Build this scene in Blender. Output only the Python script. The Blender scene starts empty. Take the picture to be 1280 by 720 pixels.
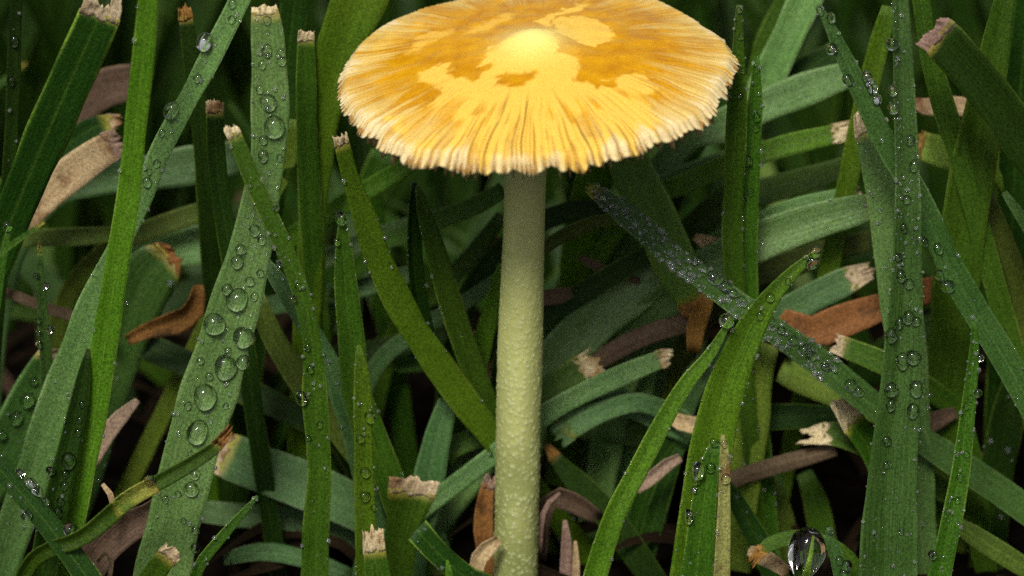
import bpy, math, random
import numpy as np
from mathutils import Vector, Matrix

# ------------------------------------------------------------------ camera, sky, sun, exposure
# 1 Blender unit = 1 centimetre (a macro scene): the mushroom stands at the origin, +Y runs away from the camera
sc = bpy.context.scene
sc.unit_settings.system = 'METRIC'
sc.unit_settings.scale_length = 0.01
R = math.radians
PITCH, DIST, FPX = R(20), 30.0, 4200.0
AIM = Vector((-0.07, 0.0, 3.0))
FWD = Vector((0, math.cos(PITCH), -math.sin(PITCH)))
UPV = Vector((0, math.sin(PITCH), math.cos(PITCH)))
CAM = AIM - FWD * DIST
cd = bpy.data.cameras.new('camera')
cam = bpy.data.objects.new('camera', cd)
sc.collection.objects.link(cam)
cam.location = CAM
cam.rotation_euler = (math.pi / 2 - PITCH, 0, 0)
cd.sensor_width = 36.0
cd.lens = 36.0 * FPX / 1280.0
cd.clip_start = 0.5
cd.clip_end = 2000
cd.dof.use_dof = True
cd.dof.focus_distance = DIST - 0.55
cd.dof.aperture_fstop = 0.26
sc.camera = cam

SUN_EL, SUN_AZ = R(48), R(-14)          # azimuth from -Y (behind the camera) towards -X
world = bpy.data.worlds.new('World')
sc.world = world
world.use_nodes = True
wn = world.node_tree.nodes
bg = wn['Background']
sky = wn.new('ShaderNodeTexSky')
sky.sky_type = 'NISHITA'
sky.sun_disc = False
sun_dir = Vector((math.sin(SUN_AZ) * math.cos(SUN_EL), -math.cos(SUN_AZ) * math.cos(SUN_EL), math.sin(SUN_EL)))
sky.sun_elevation = SUN_EL
sky.sun_rotation = math.atan2(sun_dir.x, sun_dir.y)
sky.dust_density = 4.0
sky.air_density = 0.7
hs = wn.new('ShaderNodeHueSaturation')      # thin cloud: the sky's blue washed out
hs.inputs['Saturation'].default_value = 0.18
world.node_tree.links.new(sky.outputs[0], hs.inputs['Color'])
world.node_tree.links.new(hs.outputs[0], bg.inputs[0])
bg.inputs[1].default_value = 0.08
ld = bpy.data.lights.new('sun', 'SUN')
ld.energy = 2.7
ld.angle = R(17)
ld.color = (1.0, 0.95, 0.86)
sun = bpy.data.objects.new('sun', ld)
sc.collection.objects.link(sun)
ld.cycles.is_caustics_light = True
sun.rotation_euler = (-sun_dir).to_track_quat('-Z', 'Y').to_euler()
sun.location = (0, 0, 60)
vs = sc.view_settings
vs.view_transform = 'Standard'
vs.look = 'None'
vs.exposure = 0.55
vs.gamma = 1.0
sc.cycles.use_denoising = False
sc.cycles.max_bounces = 10
sc.cycles.transmission_bounces = 8
sc.cycles.sample_clamp_indirect = 0.0

rng = random.Random(11)
nrng = np.random.default_rng(5)
COL = sc.collection

# ------------------------------------------------------------------ projection helpers (photo pixels of 1280 x 720)
RIGHT = Vector((1, 0, 0))
def P(x, y, d):
    """World point seen at photo pixel (x, y), d centimetres behind the mushroom."""
    ray = FWD * FPX + RIGHT * (x - 640) - UPV * (y - 360)
    return CAM + ray * ((d - CAM.y) / ray.y)
def pix(p):
    v = p - CAM
    z = v.dot(FWD)
    return 640 + FPX * v.dot(RIGHT) / z, 360 - FPX * v.dot(UPV) / z
def scale_at(p):
    return (p - CAM).dot(FWD) / FPX

# ------------------------------------------------------------------ numpy value noise
def _hash(ix, iy, iz, seed):
    n = (ix * 374761393 + iy * 668265263 + iz * 2147483647 + seed * 1442695041) & 0xffffffff
    n = ((n ^ (n >> 13)) * 1274126177) & 0xffffffff
    n = (n ^ (n >> 16)) & 0xffff
    return n / 65535.0
def vnoise(x, y, z, seed=0):
    x, y, z = (np.asarray(a, dtype=np.float64) for a in (x, y, z))
    ix, iy, iz = (np.floor(a).astype(np.int64) for a in (x, y, z))
    fx, fy, fz = x - ix, y - iy, z - iz
    fx, fy, fz = (f * f * (3 - 2 * f) for f in (fx, fy, fz))
    r = 0
    for a in (0, 1):
        for b in (0, 1):
            for c in (0, 1):
                w = (fx if a else 1 - fx) * (fy if b else 1 - fy) * (fz if c else 1 - fz)
                r = r + w * _hash(ix + a, iy + b, iz + c, seed)
    return r
def sstep(a, b, x):
    t = np.clip((x - a) / (b - a), 0, 1)
    return t * t * (3 - 2 * t)

# ------------------------------------------------------------------ materials
def new_mat(name):
    m = bpy.data.materials.new(name)
    m.use_nodes = True
    nt = m.node_tree
    nt.nodes.clear()
    out = nt.nodes.new('ShaderNodeOutputMaterial')
    return m, nt, out
def N(nt, kind, **kw):
    n = nt.nodes.new(kind)
    for k, v in kw.items():
        if k.startswith('i_'):
            n.inputs[int(k[2:])].default_value = v
        else:
            setattr(n, k, v)
    return n
def mathn(nt, op, a, b=None):
    n = nt.nodes.new('ShaderNodeMath')
    n.operation = op
    for i, v in enumerate((a, b)):
        if v is None: continue
        if isinstance(v, (int, float)): n.inputs[i].default_value = v
        else: nt.links.new(v, n.inputs[i])
    return n.outputs[0]
def mixc(nt, fac, a, b, mode='MIX'):
    n = nt.nodes.new('ShaderNodeMix')
    n.data_type = 'RGBA'
    n.blend_type = mode
    if isinstance(fac, (int, float)): n.inputs[0].default_value = fac
    else: nt.links.new(fac, n.inputs[0])
    for i, v in ((6, a), (7, b)):
        if isinstance(v, tuple): n.inputs[i].default_value = (v + (1,))[:4]
        else: nt.links.new(v, n.inputs[i])
    return n.outputs[2]
def maprange(nt, v, a, b, c=0.0, d=1.0):
    n = nt.nodes.new('ShaderNodeMapRange')
    nt.links.new(v, n.inputs[0])
    for i, x in enumerate((a, b, c, d)): n.inputs[i + 1].default_value = x
    return n.outputs[0]

def leaf_mat(name, c1, c2, rough=0.42, transl=0.25, edge=(0.22, 0.30, 0.05), bump=0.8, spots=None, fuzz=0.8, spec=0.3, yellow=True):
    """Grass: fine parallel veins along the blade, pale margin and midrib, mottling, some light through."""
    m, nt, out = new_mat(name)
    L = nt.links
    uv = N(nt, 'ShaderNodeUVMap', uv_map='UVMap')
    sep = N(nt, 'ShaderNodeSeparateXYZ'); L.new(uv.outputs[0], sep.inputs[0])
    u, v = sep.outputs[0], sep.outputs[1]
    oi = N(nt, 'ShaderNodeObjectInfo')
    rnd = oi.outputs['Random']
    comb = N(nt, 'ShaderNodeCombineXYZ')
    L.new(mathn(nt, 'MULTIPLY', u, 46.0), comb.inputs[0])
    L.new(mathn(nt, 'MULTIPLY', v, 0.9), comb.inputs[1])
    L.new(mathn(nt, 'MULTIPLY', rnd, 37.0), comb.inputs[2])
    vein = N(nt, 'ShaderNodeTexNoise'); vein.inputs['Scale'].default_value = 1.0; vein.inputs['Detail'].default_value = 5.0; vein.inputs['Roughness'].default_value = 0.65
    L.new(comb.outputs[0], vein.inputs['Vector'])
    tc = N(nt, 'ShaderNodeTexCoord')
    mot = N(nt, 'ShaderNodeTexNoise'); mot.inputs['Scale'].default_value = 1.3; mot.inputs['Detail'].default_value = 4.0
    L.new(tc.outputs['Object'], mot.inputs['Vector'])
    fz = N(nt, 'ShaderNodeTexNoise'); fz.inputs['Scale'].default_value = 46.0; fz.inputs['Detail'].default_value = 3.0
    L.new(tc.outputs['Object'], fz.inputs['Vector'])
    f = mathn(nt, 'ADD', mathn(nt, 'MULTIPLY', maprange(nt, vein.outputs[0], 0.36, 0.64), 0.6),
              mathn(nt, 'MULTIPLY', maprange(nt, mot.outputs[0], 0.3, 0.7), 0.45))
    col = mixc(nt, f, c1, c2)
    au = mathn(nt, 'ABSOLUTE', mathn(nt, 'SUBTRACT', u, 0.5))
    ev = mathn(nt, 'MULTIPLY', maprange(nt, mot.outputs[0], 0.35, 0.65), mathn(nt, 'ADD', 0.35, mathn(nt, 'MULTIPLY', rnd, 0.6)))
    col = mixc(nt, mathn(nt, 'MULTIPLY', maprange(nt, au, 0.44, 0.495), ev), col, edge)
    col = mixc(nt, mathn(nt, 'MULTIPLY', maprange(nt, au, 0.06, 0.0), mathn(nt, 'MULTIPLY', rnd, 0.16)), col, edge)
    if yellow:
        yv = mathn(nt, 'ADD', v, mathn(nt, 'MULTIPLY', mathn(nt, 'SUBTRACT', mot.outputs[0], 0.5), 0.25))
        yv = mathn(nt, 'ADD', yv, mathn(nt, 'MULTIPLY', mathn(nt, 'SUBTRACT', vein.outputs[0], 0.5), 0.12))
        col = mixc(nt, maprange(nt, yv, 0.10, 0.0), col, (0.26, 0.22, 0.03))
    if spots:
        sp = N(nt, 'ShaderNodeTexNoise'); sp.inputs['Scale'].default_value = 4.0; sp.inputs['Detail'].default_value = 5.0
        L.new(tc.outputs['Object'], sp.inputs['Vector'])
        col = mixc(nt, maprange(nt, sp.outputs[0], 0.52, 0.66), col, spots)
    g = N(nt, 'ShaderNodeHueSaturation')
    L.new(mathn(nt, 'ADD', 0.488, mathn(nt, 'MULTIPLY', rnd, 0.024)), g.inputs['Hue'])
    val = mathn(nt, 'ADD', 0.80, mathn(nt, 'MULTIPLY', rnd, 0.4))
    val = mathn(nt, 'MULTIPLY', val, mathn(nt, 'ADD', 1.0 - fuzz / 2, mathn(nt, 'MULTIPLY', maprange(nt, fz.outputs[0], 0.3, 0.7), fuzz)))
    L.new(val, g.inputs['Value'])
    L.new(col, g.inputs['Color'])
    bm = N(nt, 'ShaderNodeBump'); bm.inputs['Strength'].default_value = bump; bm.inputs['Distance'].default_value = 0.012
    hh = mathn(nt, 'ADD', mathn(nt, 'MULTIPLY', vein.outputs[0], 1.0), mathn(nt, 'MULTIPLY', fz.outputs[0], 0.4))
    L.new(hh, bm.inputs['Height'])
    pr = N(nt, 'ShaderNodeBsdfPrincipled')
    pr.inputs['Roughness'].default_value = rough
    pr.inputs['Specular IOR Level'].default_value = spec
    L.new(g.outputs[0], pr.inputs['Base Color'])
    L.new(bm.outputs[0], pr.inputs['Normal'])
    tr = N(nt, 'ShaderNodeBsdfTranslucent')
    tcol = mixc(nt, 1.0, g.outputs[0], (1.25, 1.35, 0.55), 'MULTIPLY')
    L.new(tcol, tr.inputs['Color'])
    mx = N(nt, 'ShaderNodeMixShader'); mx.inputs[0].default_value = transl
    L.new(pr.outputs[0], mx.inputs[1]); L.new(tr.outputs[0], mx.inputs[2])
    L.new(mx.outputs[0], out.inputs[0])
    return m

M = {
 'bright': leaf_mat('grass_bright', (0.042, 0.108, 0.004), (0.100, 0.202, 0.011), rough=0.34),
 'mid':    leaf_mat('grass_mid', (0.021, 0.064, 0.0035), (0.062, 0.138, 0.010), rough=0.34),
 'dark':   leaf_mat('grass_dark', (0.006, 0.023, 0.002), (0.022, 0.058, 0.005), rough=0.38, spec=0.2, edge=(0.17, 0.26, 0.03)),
 'pale':   leaf_mat('grass_waxy', (0.046, 0.122, 0.022), (0.138, 0.248, 0.070), rough=0.32, spec=0.4, transl=0.15, edge=(0.27, 0.38, 0.16)),
 'grey':   leaf_mat('grass_grey', (0.022, 0.066, 0.014), (0.080, 0.152, 0.046), rough=0.36, transl=0.15, edge=(0.2, 0.28, 0.13)),
 'blue':   leaf_mat('grass_bluish', (0.017, 0.055, 0.006), (0.066, 0.138, 0.028), rough=0.32, spec=0.4, edge=(0.16, 0.27, 0.09)),
 'olive':  leaf_mat('grass_olive', (0.040, 0.072, 0.006), (0.095, 0.135, 0.016)),
 'lime':   leaf_mat('grass_lime', (0.085, 0.165, 0.010), (0.180, 0.270, 0.032)),
 'yellow': leaf_mat('grass_yellowing', (0.16, 0.20, 0.02), (0.34, 0.33, 0.06), edge=(0.35, 0.33, 0.08), spots=(0.10, 0.17, 0.02)),
 'straw':  leaf_mat('grass_straw', (0.20, 0.22, 0.05), (0.40, 0.40, 0.13), rough=0.5, edge=(0.4, 0.4, 0.15), spots=(0.22, 0.13, 0.05)),
 'tan':    leaf_mat('dry_tan', (0.24, 0.15, 0.07), (0.50, 0.39, 0.21), rough=0.6, transl=0.12, edge=(0.45, 0.36, 0.2), spots=(0.17, 0.09, 0.035), yellow=False, spec=0.15, bump=0.6),
 'brown':  leaf_mat('dry_brown', (0.040, 0.025, 0.014), (0.12, 0.080, 0.048), rough=0.7, transl=0.08, edge=(0.16, 0.11, 0.06), yellow=False, spec=0.15, bump=0.7),
 'orange': leaf_mat('dry_orange', (0.12, 0.052, 0.010), (0.27, 0.130, 0.034), rough=0.6, transl=0.12, edge=(0.3, 0.18, 0.07), spots=(0.06, 0.03, 0.01), yellow=False, spec=0.15, bump=0.6),
 'pink':   leaf_mat('dry_pinkish', (0.14, 0.085, 0.060), (0.30, 0.205, 0.150), rough=0.65, transl=0.1, edge=(0.3, 0.22, 0.16), yellow=False, spec=0.15, bump=0.6),
 'tip':    leaf_mat('dry_tip', (0.30, 0.21, 0.10), (0.62, 0.52, 0.33), rough=0.6, transl=0.15, edge=(0.5, 0.42, 0.26), spots=(0.24, 0.14, 0.06), yellow=False, spec=0.15, bump=0.6),
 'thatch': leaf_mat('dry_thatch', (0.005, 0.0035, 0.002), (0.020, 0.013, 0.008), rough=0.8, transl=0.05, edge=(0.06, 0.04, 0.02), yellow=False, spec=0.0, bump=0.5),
}

def water_mat(name, cloud):
    m, nt, out = new_mat(name)
    g = N(nt, 'ShaderNodeBsdfGlass')
    g.inputs['IOR'].default_value = 1.333
    g.inputs['Roughness'].default_value = 0.0
    df = N(nt, 'ShaderNodeBsdfDiffuse')
    df.inputs['Color'].default_value = (0.8, 0.83, 0.82, 1)
    if cloud == 0:
        nt.links.new(g.outputs[0], out.inputs[0])
        return m
    mx = N(nt, 'ShaderNodeMixShader'); mx.inputs[0].default_value = cloud
    nt.links.new(g.outputs[0], mx.inputs[1]); nt.links.new(df.outputs[0], mx.inputs[2])
    nt.links.new(mx.outputs[0], out.inputs[0])
    return m
M['water'] = water_mat('water', 0.0)
M['dew'] = water_mat('dew', 0.06)

def soil_mat():
    m, nt, out = new_mat('soil')
    L = nt.links
    tc = N(nt, 'ShaderNodeTexCoord')
    n1 = N(nt, 'ShaderNodeTexNoise'); n1.inputs['Scale'].default_value = 3.0; n1.inputs['Detail'].default_value = 8.0
    L.new(tc.outputs['Object'], n1.inputs['Vector'])
    col = mixc(nt, maprange(nt, n1.outputs[0], 0.3, 0.7), (0.0015, 0.0013, 0.001), (0.006, 0.0045, 0.003))
    bm = N(nt, 'ShaderNodeBump'); bm.inputs['Strength'].default_value = 0.8; bm.inputs['Distance'].default_value = 0.1
    L.new(n1.outputs[0], bm.inputs['Height'])
    pr = N(nt, 'ShaderNodeBsdfPrincipled'); pr.inputs['Roughness'].default_value = 0.95; pr.inputs['Specular IOR Level'].default_value = 0.0
    L.new(col, pr.inputs['Base Color']); L.new(bm.outputs[0], pr.inputs['Normal'])
    L.new(pr.outputs[0], out.inputs[0])
    return m
M['soil'] = soil_mat()

# ------------------------------------------------------------------ object helpers
def link(name, mesh, parent=None, label=None, cat=None, group=None, kind=None):
    o = bpy.data.objects.new(name, mesh)
    COL.objects.link(o)
    if parent is not None: o.parent = parent
    if label: o['label'] = label
    if cat: o['category'] = cat
    if group: o['group'] = group
    if kind: o['kind'] = kind
    return o
def np_mesh(name, verts, faces, mat, uv=None, attrs=None, smooth=True):
    verts = np.asarray(verts, dtype=np.float32).reshape(-1, 3)
    faces = np.asarray(faces, dtype=np.int32).reshape(-1, 4)
    me = bpy.data.meshes.new(name)
    me.vertices.add(len(verts)); me.vertices.foreach_set('co', verts.ravel())
    me.loops.add(faces.size); me.loops.foreach_set('vertex_index', faces.ravel())
    me.polygons.add(len(faces))
    me.polygons.foreach_set('loop_start', np.arange(0, faces.size, 4, dtype=np.int32))
    me.polygons.foreach_set('use_smooth', np.full(len(faces), smooth))
    if uv is not None:
        lay = me.uv_layers.new(name='UVMap')
        lay.data.foreach_set('uv', np.asarray(uv, dtype=np.float32)[faces.ravel()].ravel())
    for k, a in (attrs or {}).items():
        at = me.attributes.new(k, 'FLOAT', 'POINT')
        at.data.foreach_set('value', np.asarray(a, dtype=np.float32))
    me.update(calc_edges=True)
    me.validate()
    me.materials.append(mat)
    return me

# ------------------------------------------------------------------ the grass blade
def catmull(pts, n):
    """pts: list of (Vector, width); n samples per span."""
    out = []
    k = len(pts)
    for i in range(k - 1):
        p0 = pts[max(i - 1, 0)]; p1 = pts[i]; p2 = pts[i + 1]; p3 = pts[min(i + 2, k - 1)]
        for j in range(n):
            t = j / n
            a, b, c, d = -0.5*t+t*t-0.5*t**3, 1-2.5*t*t+1.5*t**3, 0.5*t+2*t*t-1.5*t**3, -0.5*t*t+0.5*t**3
            v = p0[0]*a + p1[0]*b + p2[0]*c + p3[0]*d
            w = p1[1] * (1 - t) + p2[1] * t
            out.append((v, w))
    out.append(pts[-1])
    return out

class Blade:
    def __init__(s, pts, n=5, twist=(0.0, 0.0), fold=0.18, thick=0.016):
        sm = catmull(pts, n)
        s.Pn = np.array([tuple(p) for p, w in sm]); s.w = np.array([max(w, 0.004) for p, w in sm])
        seg = np.linalg.norm(np.diff(s.Pn, axis=0), axis=1)
        s.S = np.concatenate([[0], np.cumsum(seg)]); s.len = s.S[-1]
        T = np.gradient(s.Pn, axis=0); T /= np.linalg.norm(T, axis=1)[:, None] + 1e-9
        V = np.array(CAM) - s.Pn; V /= np.linalg.norm(V, axis=1)[:, None]
        W = np.cross(T, V); W /= np.linalg.norm(W, axis=1)[:, None] + 1e-9
        Nn = np.cross(W, T)
        ph = np.linspace(twist[0], twist[1], len(sm))[:, None]
        s.W = W * np.cos(ph) + Nn * np.sin(ph)
        s.N = Nn * np.cos(ph) - W * np.sin(ph)
        s.T = T
        s.w = s.w / np.maximum(np.cos(ph[:, 0]), 0.45)
        s.fold, s.thick = fold, thick
    def at(s, arr, q):
        q = np.clip(q, 0, s.len)
        if arr.ndim == 1: return np.interp(q, s.S, arr)
        return np.stack([np.interp(q, s.S, arr[:, k]) for k in range(3)], axis=-1)
    def surf(s, q, u, side=1.0, grow=1.0):
        """Points at arclength q from the tip and u in [-.5,.5] across; side +1 front, -1 back."""
        q, u = np.asarray(q, float), np.asarray(u, float)
        p, w, W, Nn = s.at(s.Pn, q), s.at(s.w, q), s.at(s.W, q), s.at(s.N, q)
        p = p + s.T[0] * np.minimum(q, 0)[..., None]
        off = s.fold * w * (np.sqrt(u * u + 0.0016) - 0.04) + side * s.thick * 0.5 * grow * (1.0 - 1.2 * np.abs(u))
        return p + W * (w * u * (1 + (grow - 1) * 0.1))[..., None] + Nn * off[..., None], Nn
    def mesh(s, name, mat, q0=0.0, M_=8, jitter=0.0, seed=0, jag=None, q1=None, jag1=0.0, grow=1.0, step=0.11):
        q1 = s.len if q1 is None else q1
        n = max(4, min(90, int((q1 - q0) / step)))
        us = np.linspace(-0.5, 0.5, M_ + 1)
        r = np.random.default_rng(seed)
        tt = np.linspace(0, 1, n + 1)
        s0 = np.full(M_ + 1, q0); s1 = np.full(M_ + 1, q1)
        if jag:
            xs = np.arange(M_ + 1)
            sl = vnoise(xs * 0.23, xs * 0, xs * 0 + seed * 1.7) * 0.9 + (r.random() - 0.5) * us * 0.8
            s0 = s0 + (0.35 - sl) * jag * 1.2 - (r.random(M_ + 1) ** 3) * jag * 0.32
        if jag1:
            xs = np.arange(M_ + 1)
            s1 = s1 + (vnoise(xs * 0.3, xs * 0, xs * 0 + seed * 2.3) - 0.2) * jag1 * 0.9 + (r.random(M_ + 1) - 0.5) * jag1 * 0.12
        Q = s0[None, :] * (1 - tt[:, None]) + s1[None, :] * tt[:, None]
        U = np.repeat(us[None, :], n + 1, 0)
        if jitter:
            ed = (vnoise(tt * s.len * 2.3, 0 * tt, 0 * tt + seed) - 0.5) * jitter
            U = U * (1 + ed[:, None])
        A, _ = s.surf(Q, U, 1.0, grow); B, _ = s.surf(Q, U, -1.0, grow)
        if jag:
            cr = (vnoise(U * 9, Q * 14, 0 * Q + seed) - 0.5) * 0.06 * np.clip(1 - tt[:, None] * 1.1, 0, 1)
            nn_ = s.at(s.N, Q)
            A = A + nn_ * cr[..., None]; B = B + nn_ * cr[..., None]
        k = (n + 1) * (M_ + 1)
        idx = np.arange(k).reshape(n + 1, M_ + 1)
        f1 = np.stack([idx[:-1, :-1], idx[:-1, 1:], idx[1:, 1:], idx[1:, :-1]], -1).reshape(-1, 4)
        f2 = np.stack([idx[:-1, :-1], idx[1:, :-1], idx[1:, 1:], idx[:-1, 1:]], -1).reshape(-1, 4) + k
        e = []
        for a, b in ((idx[:-1, 0], idx[1:, 0]), (idx[1:, -1], idx[:-1, -1]), (idx[0, 1:], idx[0, :-1]), (idx[-1, :-1], idx[-1, 1:])):
            e.append(np.stack([a, b, b + k, a + k], -1))
        F = np.concatenate([f1, f2] + e)
        uv = np.stack([U + 0.5, Q - q0 if q0 > 0 else Q + 20], -1).reshape(-1, 2)
        return np_mesh(name, np.concatenate([A.reshape(-1, 3), B.reshape(-1, 3)]), F, M[mat], np.concatenate([uv, uv]))

def drop_mesh(seed, kz=0.72, wob=0.06):
    """A sessile water drop: rounded dome, slightly uneven outline, flat under-side sunk into the leaf."""
    nr, na = 15, 28
    r = np.random.default_rng(seed)
    ph = r.random(3) * 6.28
    vs_, fs = [], []
    for i in range(nr + 1):
        th = math.pi * i / nr
        for j in range(na):
            a = 2 * math.pi * j / na
            k = 1 + wob * math.sin(2 * a + ph[0]) + wob * 0.6 * math.sin(3 * a + ph[1])
            z = math.cos(th) * kz
            z = max(z, -0.24)
            rad = max(math.sin(th), 1e-4)
            vs_.append((k * rad * math.cos(a), k * rad * math.sin(a), z + 0.12))
    for i in range(nr):
        for j in range(na):
            fs.append((i * na + j, (i + 1) * na + j, (i + 1) * na + (j + 1) % na, i * na + (j + 1) % na))
    return np_mesh('water_drop', vs_, fs, M['water'])
DROPS = [drop_mesh(3, 0.92, 0.05), drop_mesh(8, 0.97, 0.07), drop_mesh(14, 0.86, 0.09), drop_mesh(21, 1.0, 0.04)]

def drop_obj(co, nrm, tng, r, label, group, stretch=1.0):
    z = Vector(nrm).normalized(); x = Vector(tng)
    x = (x - z * x.dot(z)).normalized(); y = z.cross(x)
    mt = Matrix((x, y, z)).transposed().to_4x4()
    o = link('water_drop', rng.choice(DROPS), None, label, 'water drop', group)
    o.matrix_world = Matrix.Translation(Vector(co)) @ mt @ Matrix.Diagonal((r * stretch, r, r, 1))
    return o

def dew_mesh(b, count, rmin, rmax, seed, uspan=0.48, q0=0.0, q1=None, edge=0.0):
    """Fine dew: many tiny beads on one blade joined into one mesh."""
    r = np.random.default_rng(seed)
    q1 = b.len * 0.9 if q1 is None else q1
    na, nr = 7, 4
    tpl = []
    for i in range(nr + 1):
        th = math.pi * 0.66 * i / nr
        for j in range(na):
            a = 2 * math.pi * j / na
            tpl.append((max(math.sin(th), 0.01) * math.cos(a), max(math.sin(th), 0.01) * math.sin(a), 0.95 * math.cos(th) + 0.06))
    tpl = np.array(tpl)
    tf = np.array([(i * na + j, (i + 1) * na + j, (i + 1) * na + (j + 1) % na, i * na + (j + 1) % na) for i in range(nr) for j in range(na)])
    Vv, Ff = [], []
    for k in range(count):
        q = r.uniform(q0, q1)
        u = r.uniform(-uspan, uspan)
        if r.random() < edge: u = (0.49 if r.random() < 0.5 else -0.49) + r.uniform(-.015, .015)
        rad = rmin + (rmax - rmin) * r.random() ** 2.5
        p, n = b.surf(q, u)
        t = b.at(b.T, q); n = n / np.linalg.norm(n); w = np.cross(n, t)
        v = p + rad * (tpl[:, :1] * t * r.uniform(0.9, 1.4) + tpl[:, 1:2] * w + tpl[:, 2:] * n)
        Ff.append(tf + len(Vv) * len(tpl)); Vv.append(v)
    return np_mesh('fine_dew', np.concatenate(Vv), np.concatenate(Ff), M['dew'])

BLADES = {}
_seed = [100]
def grass(key, label, mat, pts, d=(0, 0), root=True, cut=None, cutmat='tip', jag=0.10, twist=(0.15, -0.1), fold=0.2, dew=0,
          dewr=(0.008, 0.024), edge=0.2, name='grass_blade', cat='grass blade', group=None, thick=0.016, M_=8, jitter=0.16, band=None, drops=None, dlabel=None, dewend=7.0):
    """pts: (px, py, width px) from the tip to the base; d: depth of tip and base in cm behind the mushroom."""
    _seed[0] += 1
    if cut: cut, jag = cut * 0.72, jag * 0.7
    sd = _seed[0]
    ac = [0.0]
    for a, b in zip(pts[:-1], pts[1:]): ac.append(ac[-1] + math.hypot(a[0] - b[0], a[1] - b[1]))
    w3 = []
    for (x, y, w), s in zip(pts, ac):
        t = s / ac[-1]
        dd = d[0] * (1 - t) + d[1] * t if len(d) == 2 else np.interp(t, np.linspace(0, 1, len(d)), d)
        p = P(x, y, float(dd))
        w3.append((p, w * scale_at(p)))
    if root:
        p, w = w3[-1]
        if p.z > 0.05:
            t = (w3[-1][0] - w3[-2][0]).normalized()
            if t.z > -0.75:
                th = Vector((t.x, t.y + 0.25, 0)).normalized()
                w3.append((p + th * min(p.z, 1.2) * 0.45 + Vector((0, 0, -0.30 * p.z)), w))
                w3.append((p + th * min(p.z, 1.2) * 0.75 + Vector((0, 0, -p.z - 0.25)), w * 0.8))
            else:
                k = (p.z + 0.3) / -t.z
                w3.append((p + t * k, w * 0.9))
    b = Blade(w3, 5, twist, fold, thick)
    kids = bool(cut or dew or band)
    base = Vector(b.Pn[-1])
    lab = dict(label=label, cat=cat, group=group)
    if kids:
        rt = bpy.data.objects.new(name, None); COL.objects.link(rt)
        rt.empty_display_size = 0.2
        rt.location = base
        for k_, v_ in (('label', label), ('category', cat), ('group', group)):
            if v_: rt[k_] = v_
        def part(nm, me, kind=None):
            me.transform(Matrix.Translation(-base))
            return link(nm, me, rt, kind=kind)
        c = cut or 0.0
        part('leaf', b.mesh('leaf', mat, c, M_, jitter, sd))
        if cut:
            part('cut_tip', b.mesh('cut_tip', cutmat, 0.0, 26, 0, sd, jag=jag, q1=cut + 0.03, jag1=0.16 * min(1, cut * 4), grow=1.25, step=0.025))
        if band:
            part('node', b.mesh('node', band[2], band[0], M_, 0, sd, q1=band[1], jag1=0.08, grow=1.3, step=0.05))
        if dew:
            part('fine_dew', dew_mesh(b, dew, dewr[0], dewr[1], sd, edge=edge, q0=c, q1=min(b.len * 0.92, dewend)), 'stuff')
    else:
        me = b.mesh('leaf', mat, 0.0, M_, jitter, sd)
        me.transform(Matrix.Translation(-base))
        o = link(name, me, None, **lab)
        o.location = base
    if key: BLADES[key] = b
    if drops:
        qs = np.linspace(0, b.len, 260)
        us = np.linspace(-0.52, 0.52, 27)
        Q, U = np.meshgrid(qs, us, indexing='ij')
        pp, nn = b.surf(Q, U)
        v = pp - np.array(CAM)
        z = v @ np.array(FWD)
        X = 640 + FPX * (v @ np.array(RIGHT)) / z; Y = 360 - FPX * (v @ np.array(UPV)) / z
        for (x, y, r) in drops:
            k = np.argmin((X - x) ** 2 + (Y - y) ** 2)
            i, j = np.unravel_index(k, X.shape)
            co = Vector(pp[i, j]); n = Vector(nn[i, j]).normalized()
            rr = r * scale_at(co)
            miss = math.hypot(X[i, j] - x, Y[i, j] - y)
            if miss > 1.0:      # a drop clinging to the margin
                w = Vector(b.at(b.W, Q[i, j])) * (1 if U[i, j] > 0 else -1)
                n = (n + w * min(2.0, miss / 4)).normalized()
            drop_obj(co, n, b.at(b.T, Q[i, j]), rr * rng.uniform(0.95, 1.08), ('large ' if r > 10 else 'middling ' if r > 7 else 'small ' if r > 4.6 else 'tiny ') + dlabel.replace('small ', ''), 'water drops on the grass', rng.uniform(1.0, 1.25))
    return b

# ------------------------------------------------------------------ the ground
def ground():
    gx = np.concatenate([[-150, -80, -40], np.linspace(-22, 22, 111), [40, 80, 150]])
    gy = np.concatenate([[-150, -80, -45], np.linspace(-30, 40, 150), [60, 90, 150]])
    X, Y = np.meshgrid(gx, gy)
    Z = (vnoise(X * 0.9, Y * 0.9, 0 * X) - 0.5) * 0.35 + (vnoise(X * 2.6, Y * 2.6, 0 * X + 5) - 0.5) * 0.18 - 0.12
    n, m = X.shape
    idx = np.arange(n * m).reshape(n, m)
    F = np.stack([idx[:-1, :-1], idx[:-1, 1:], idx[1:, 1:], idx[1:, :-1]], -1).reshape(-1, 4)
    link('ground', np_mesh('ground', np.stack([X, Y, Z], -1).reshape(-1, 3), F, M['soil']), kind='structure')
ground()

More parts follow.
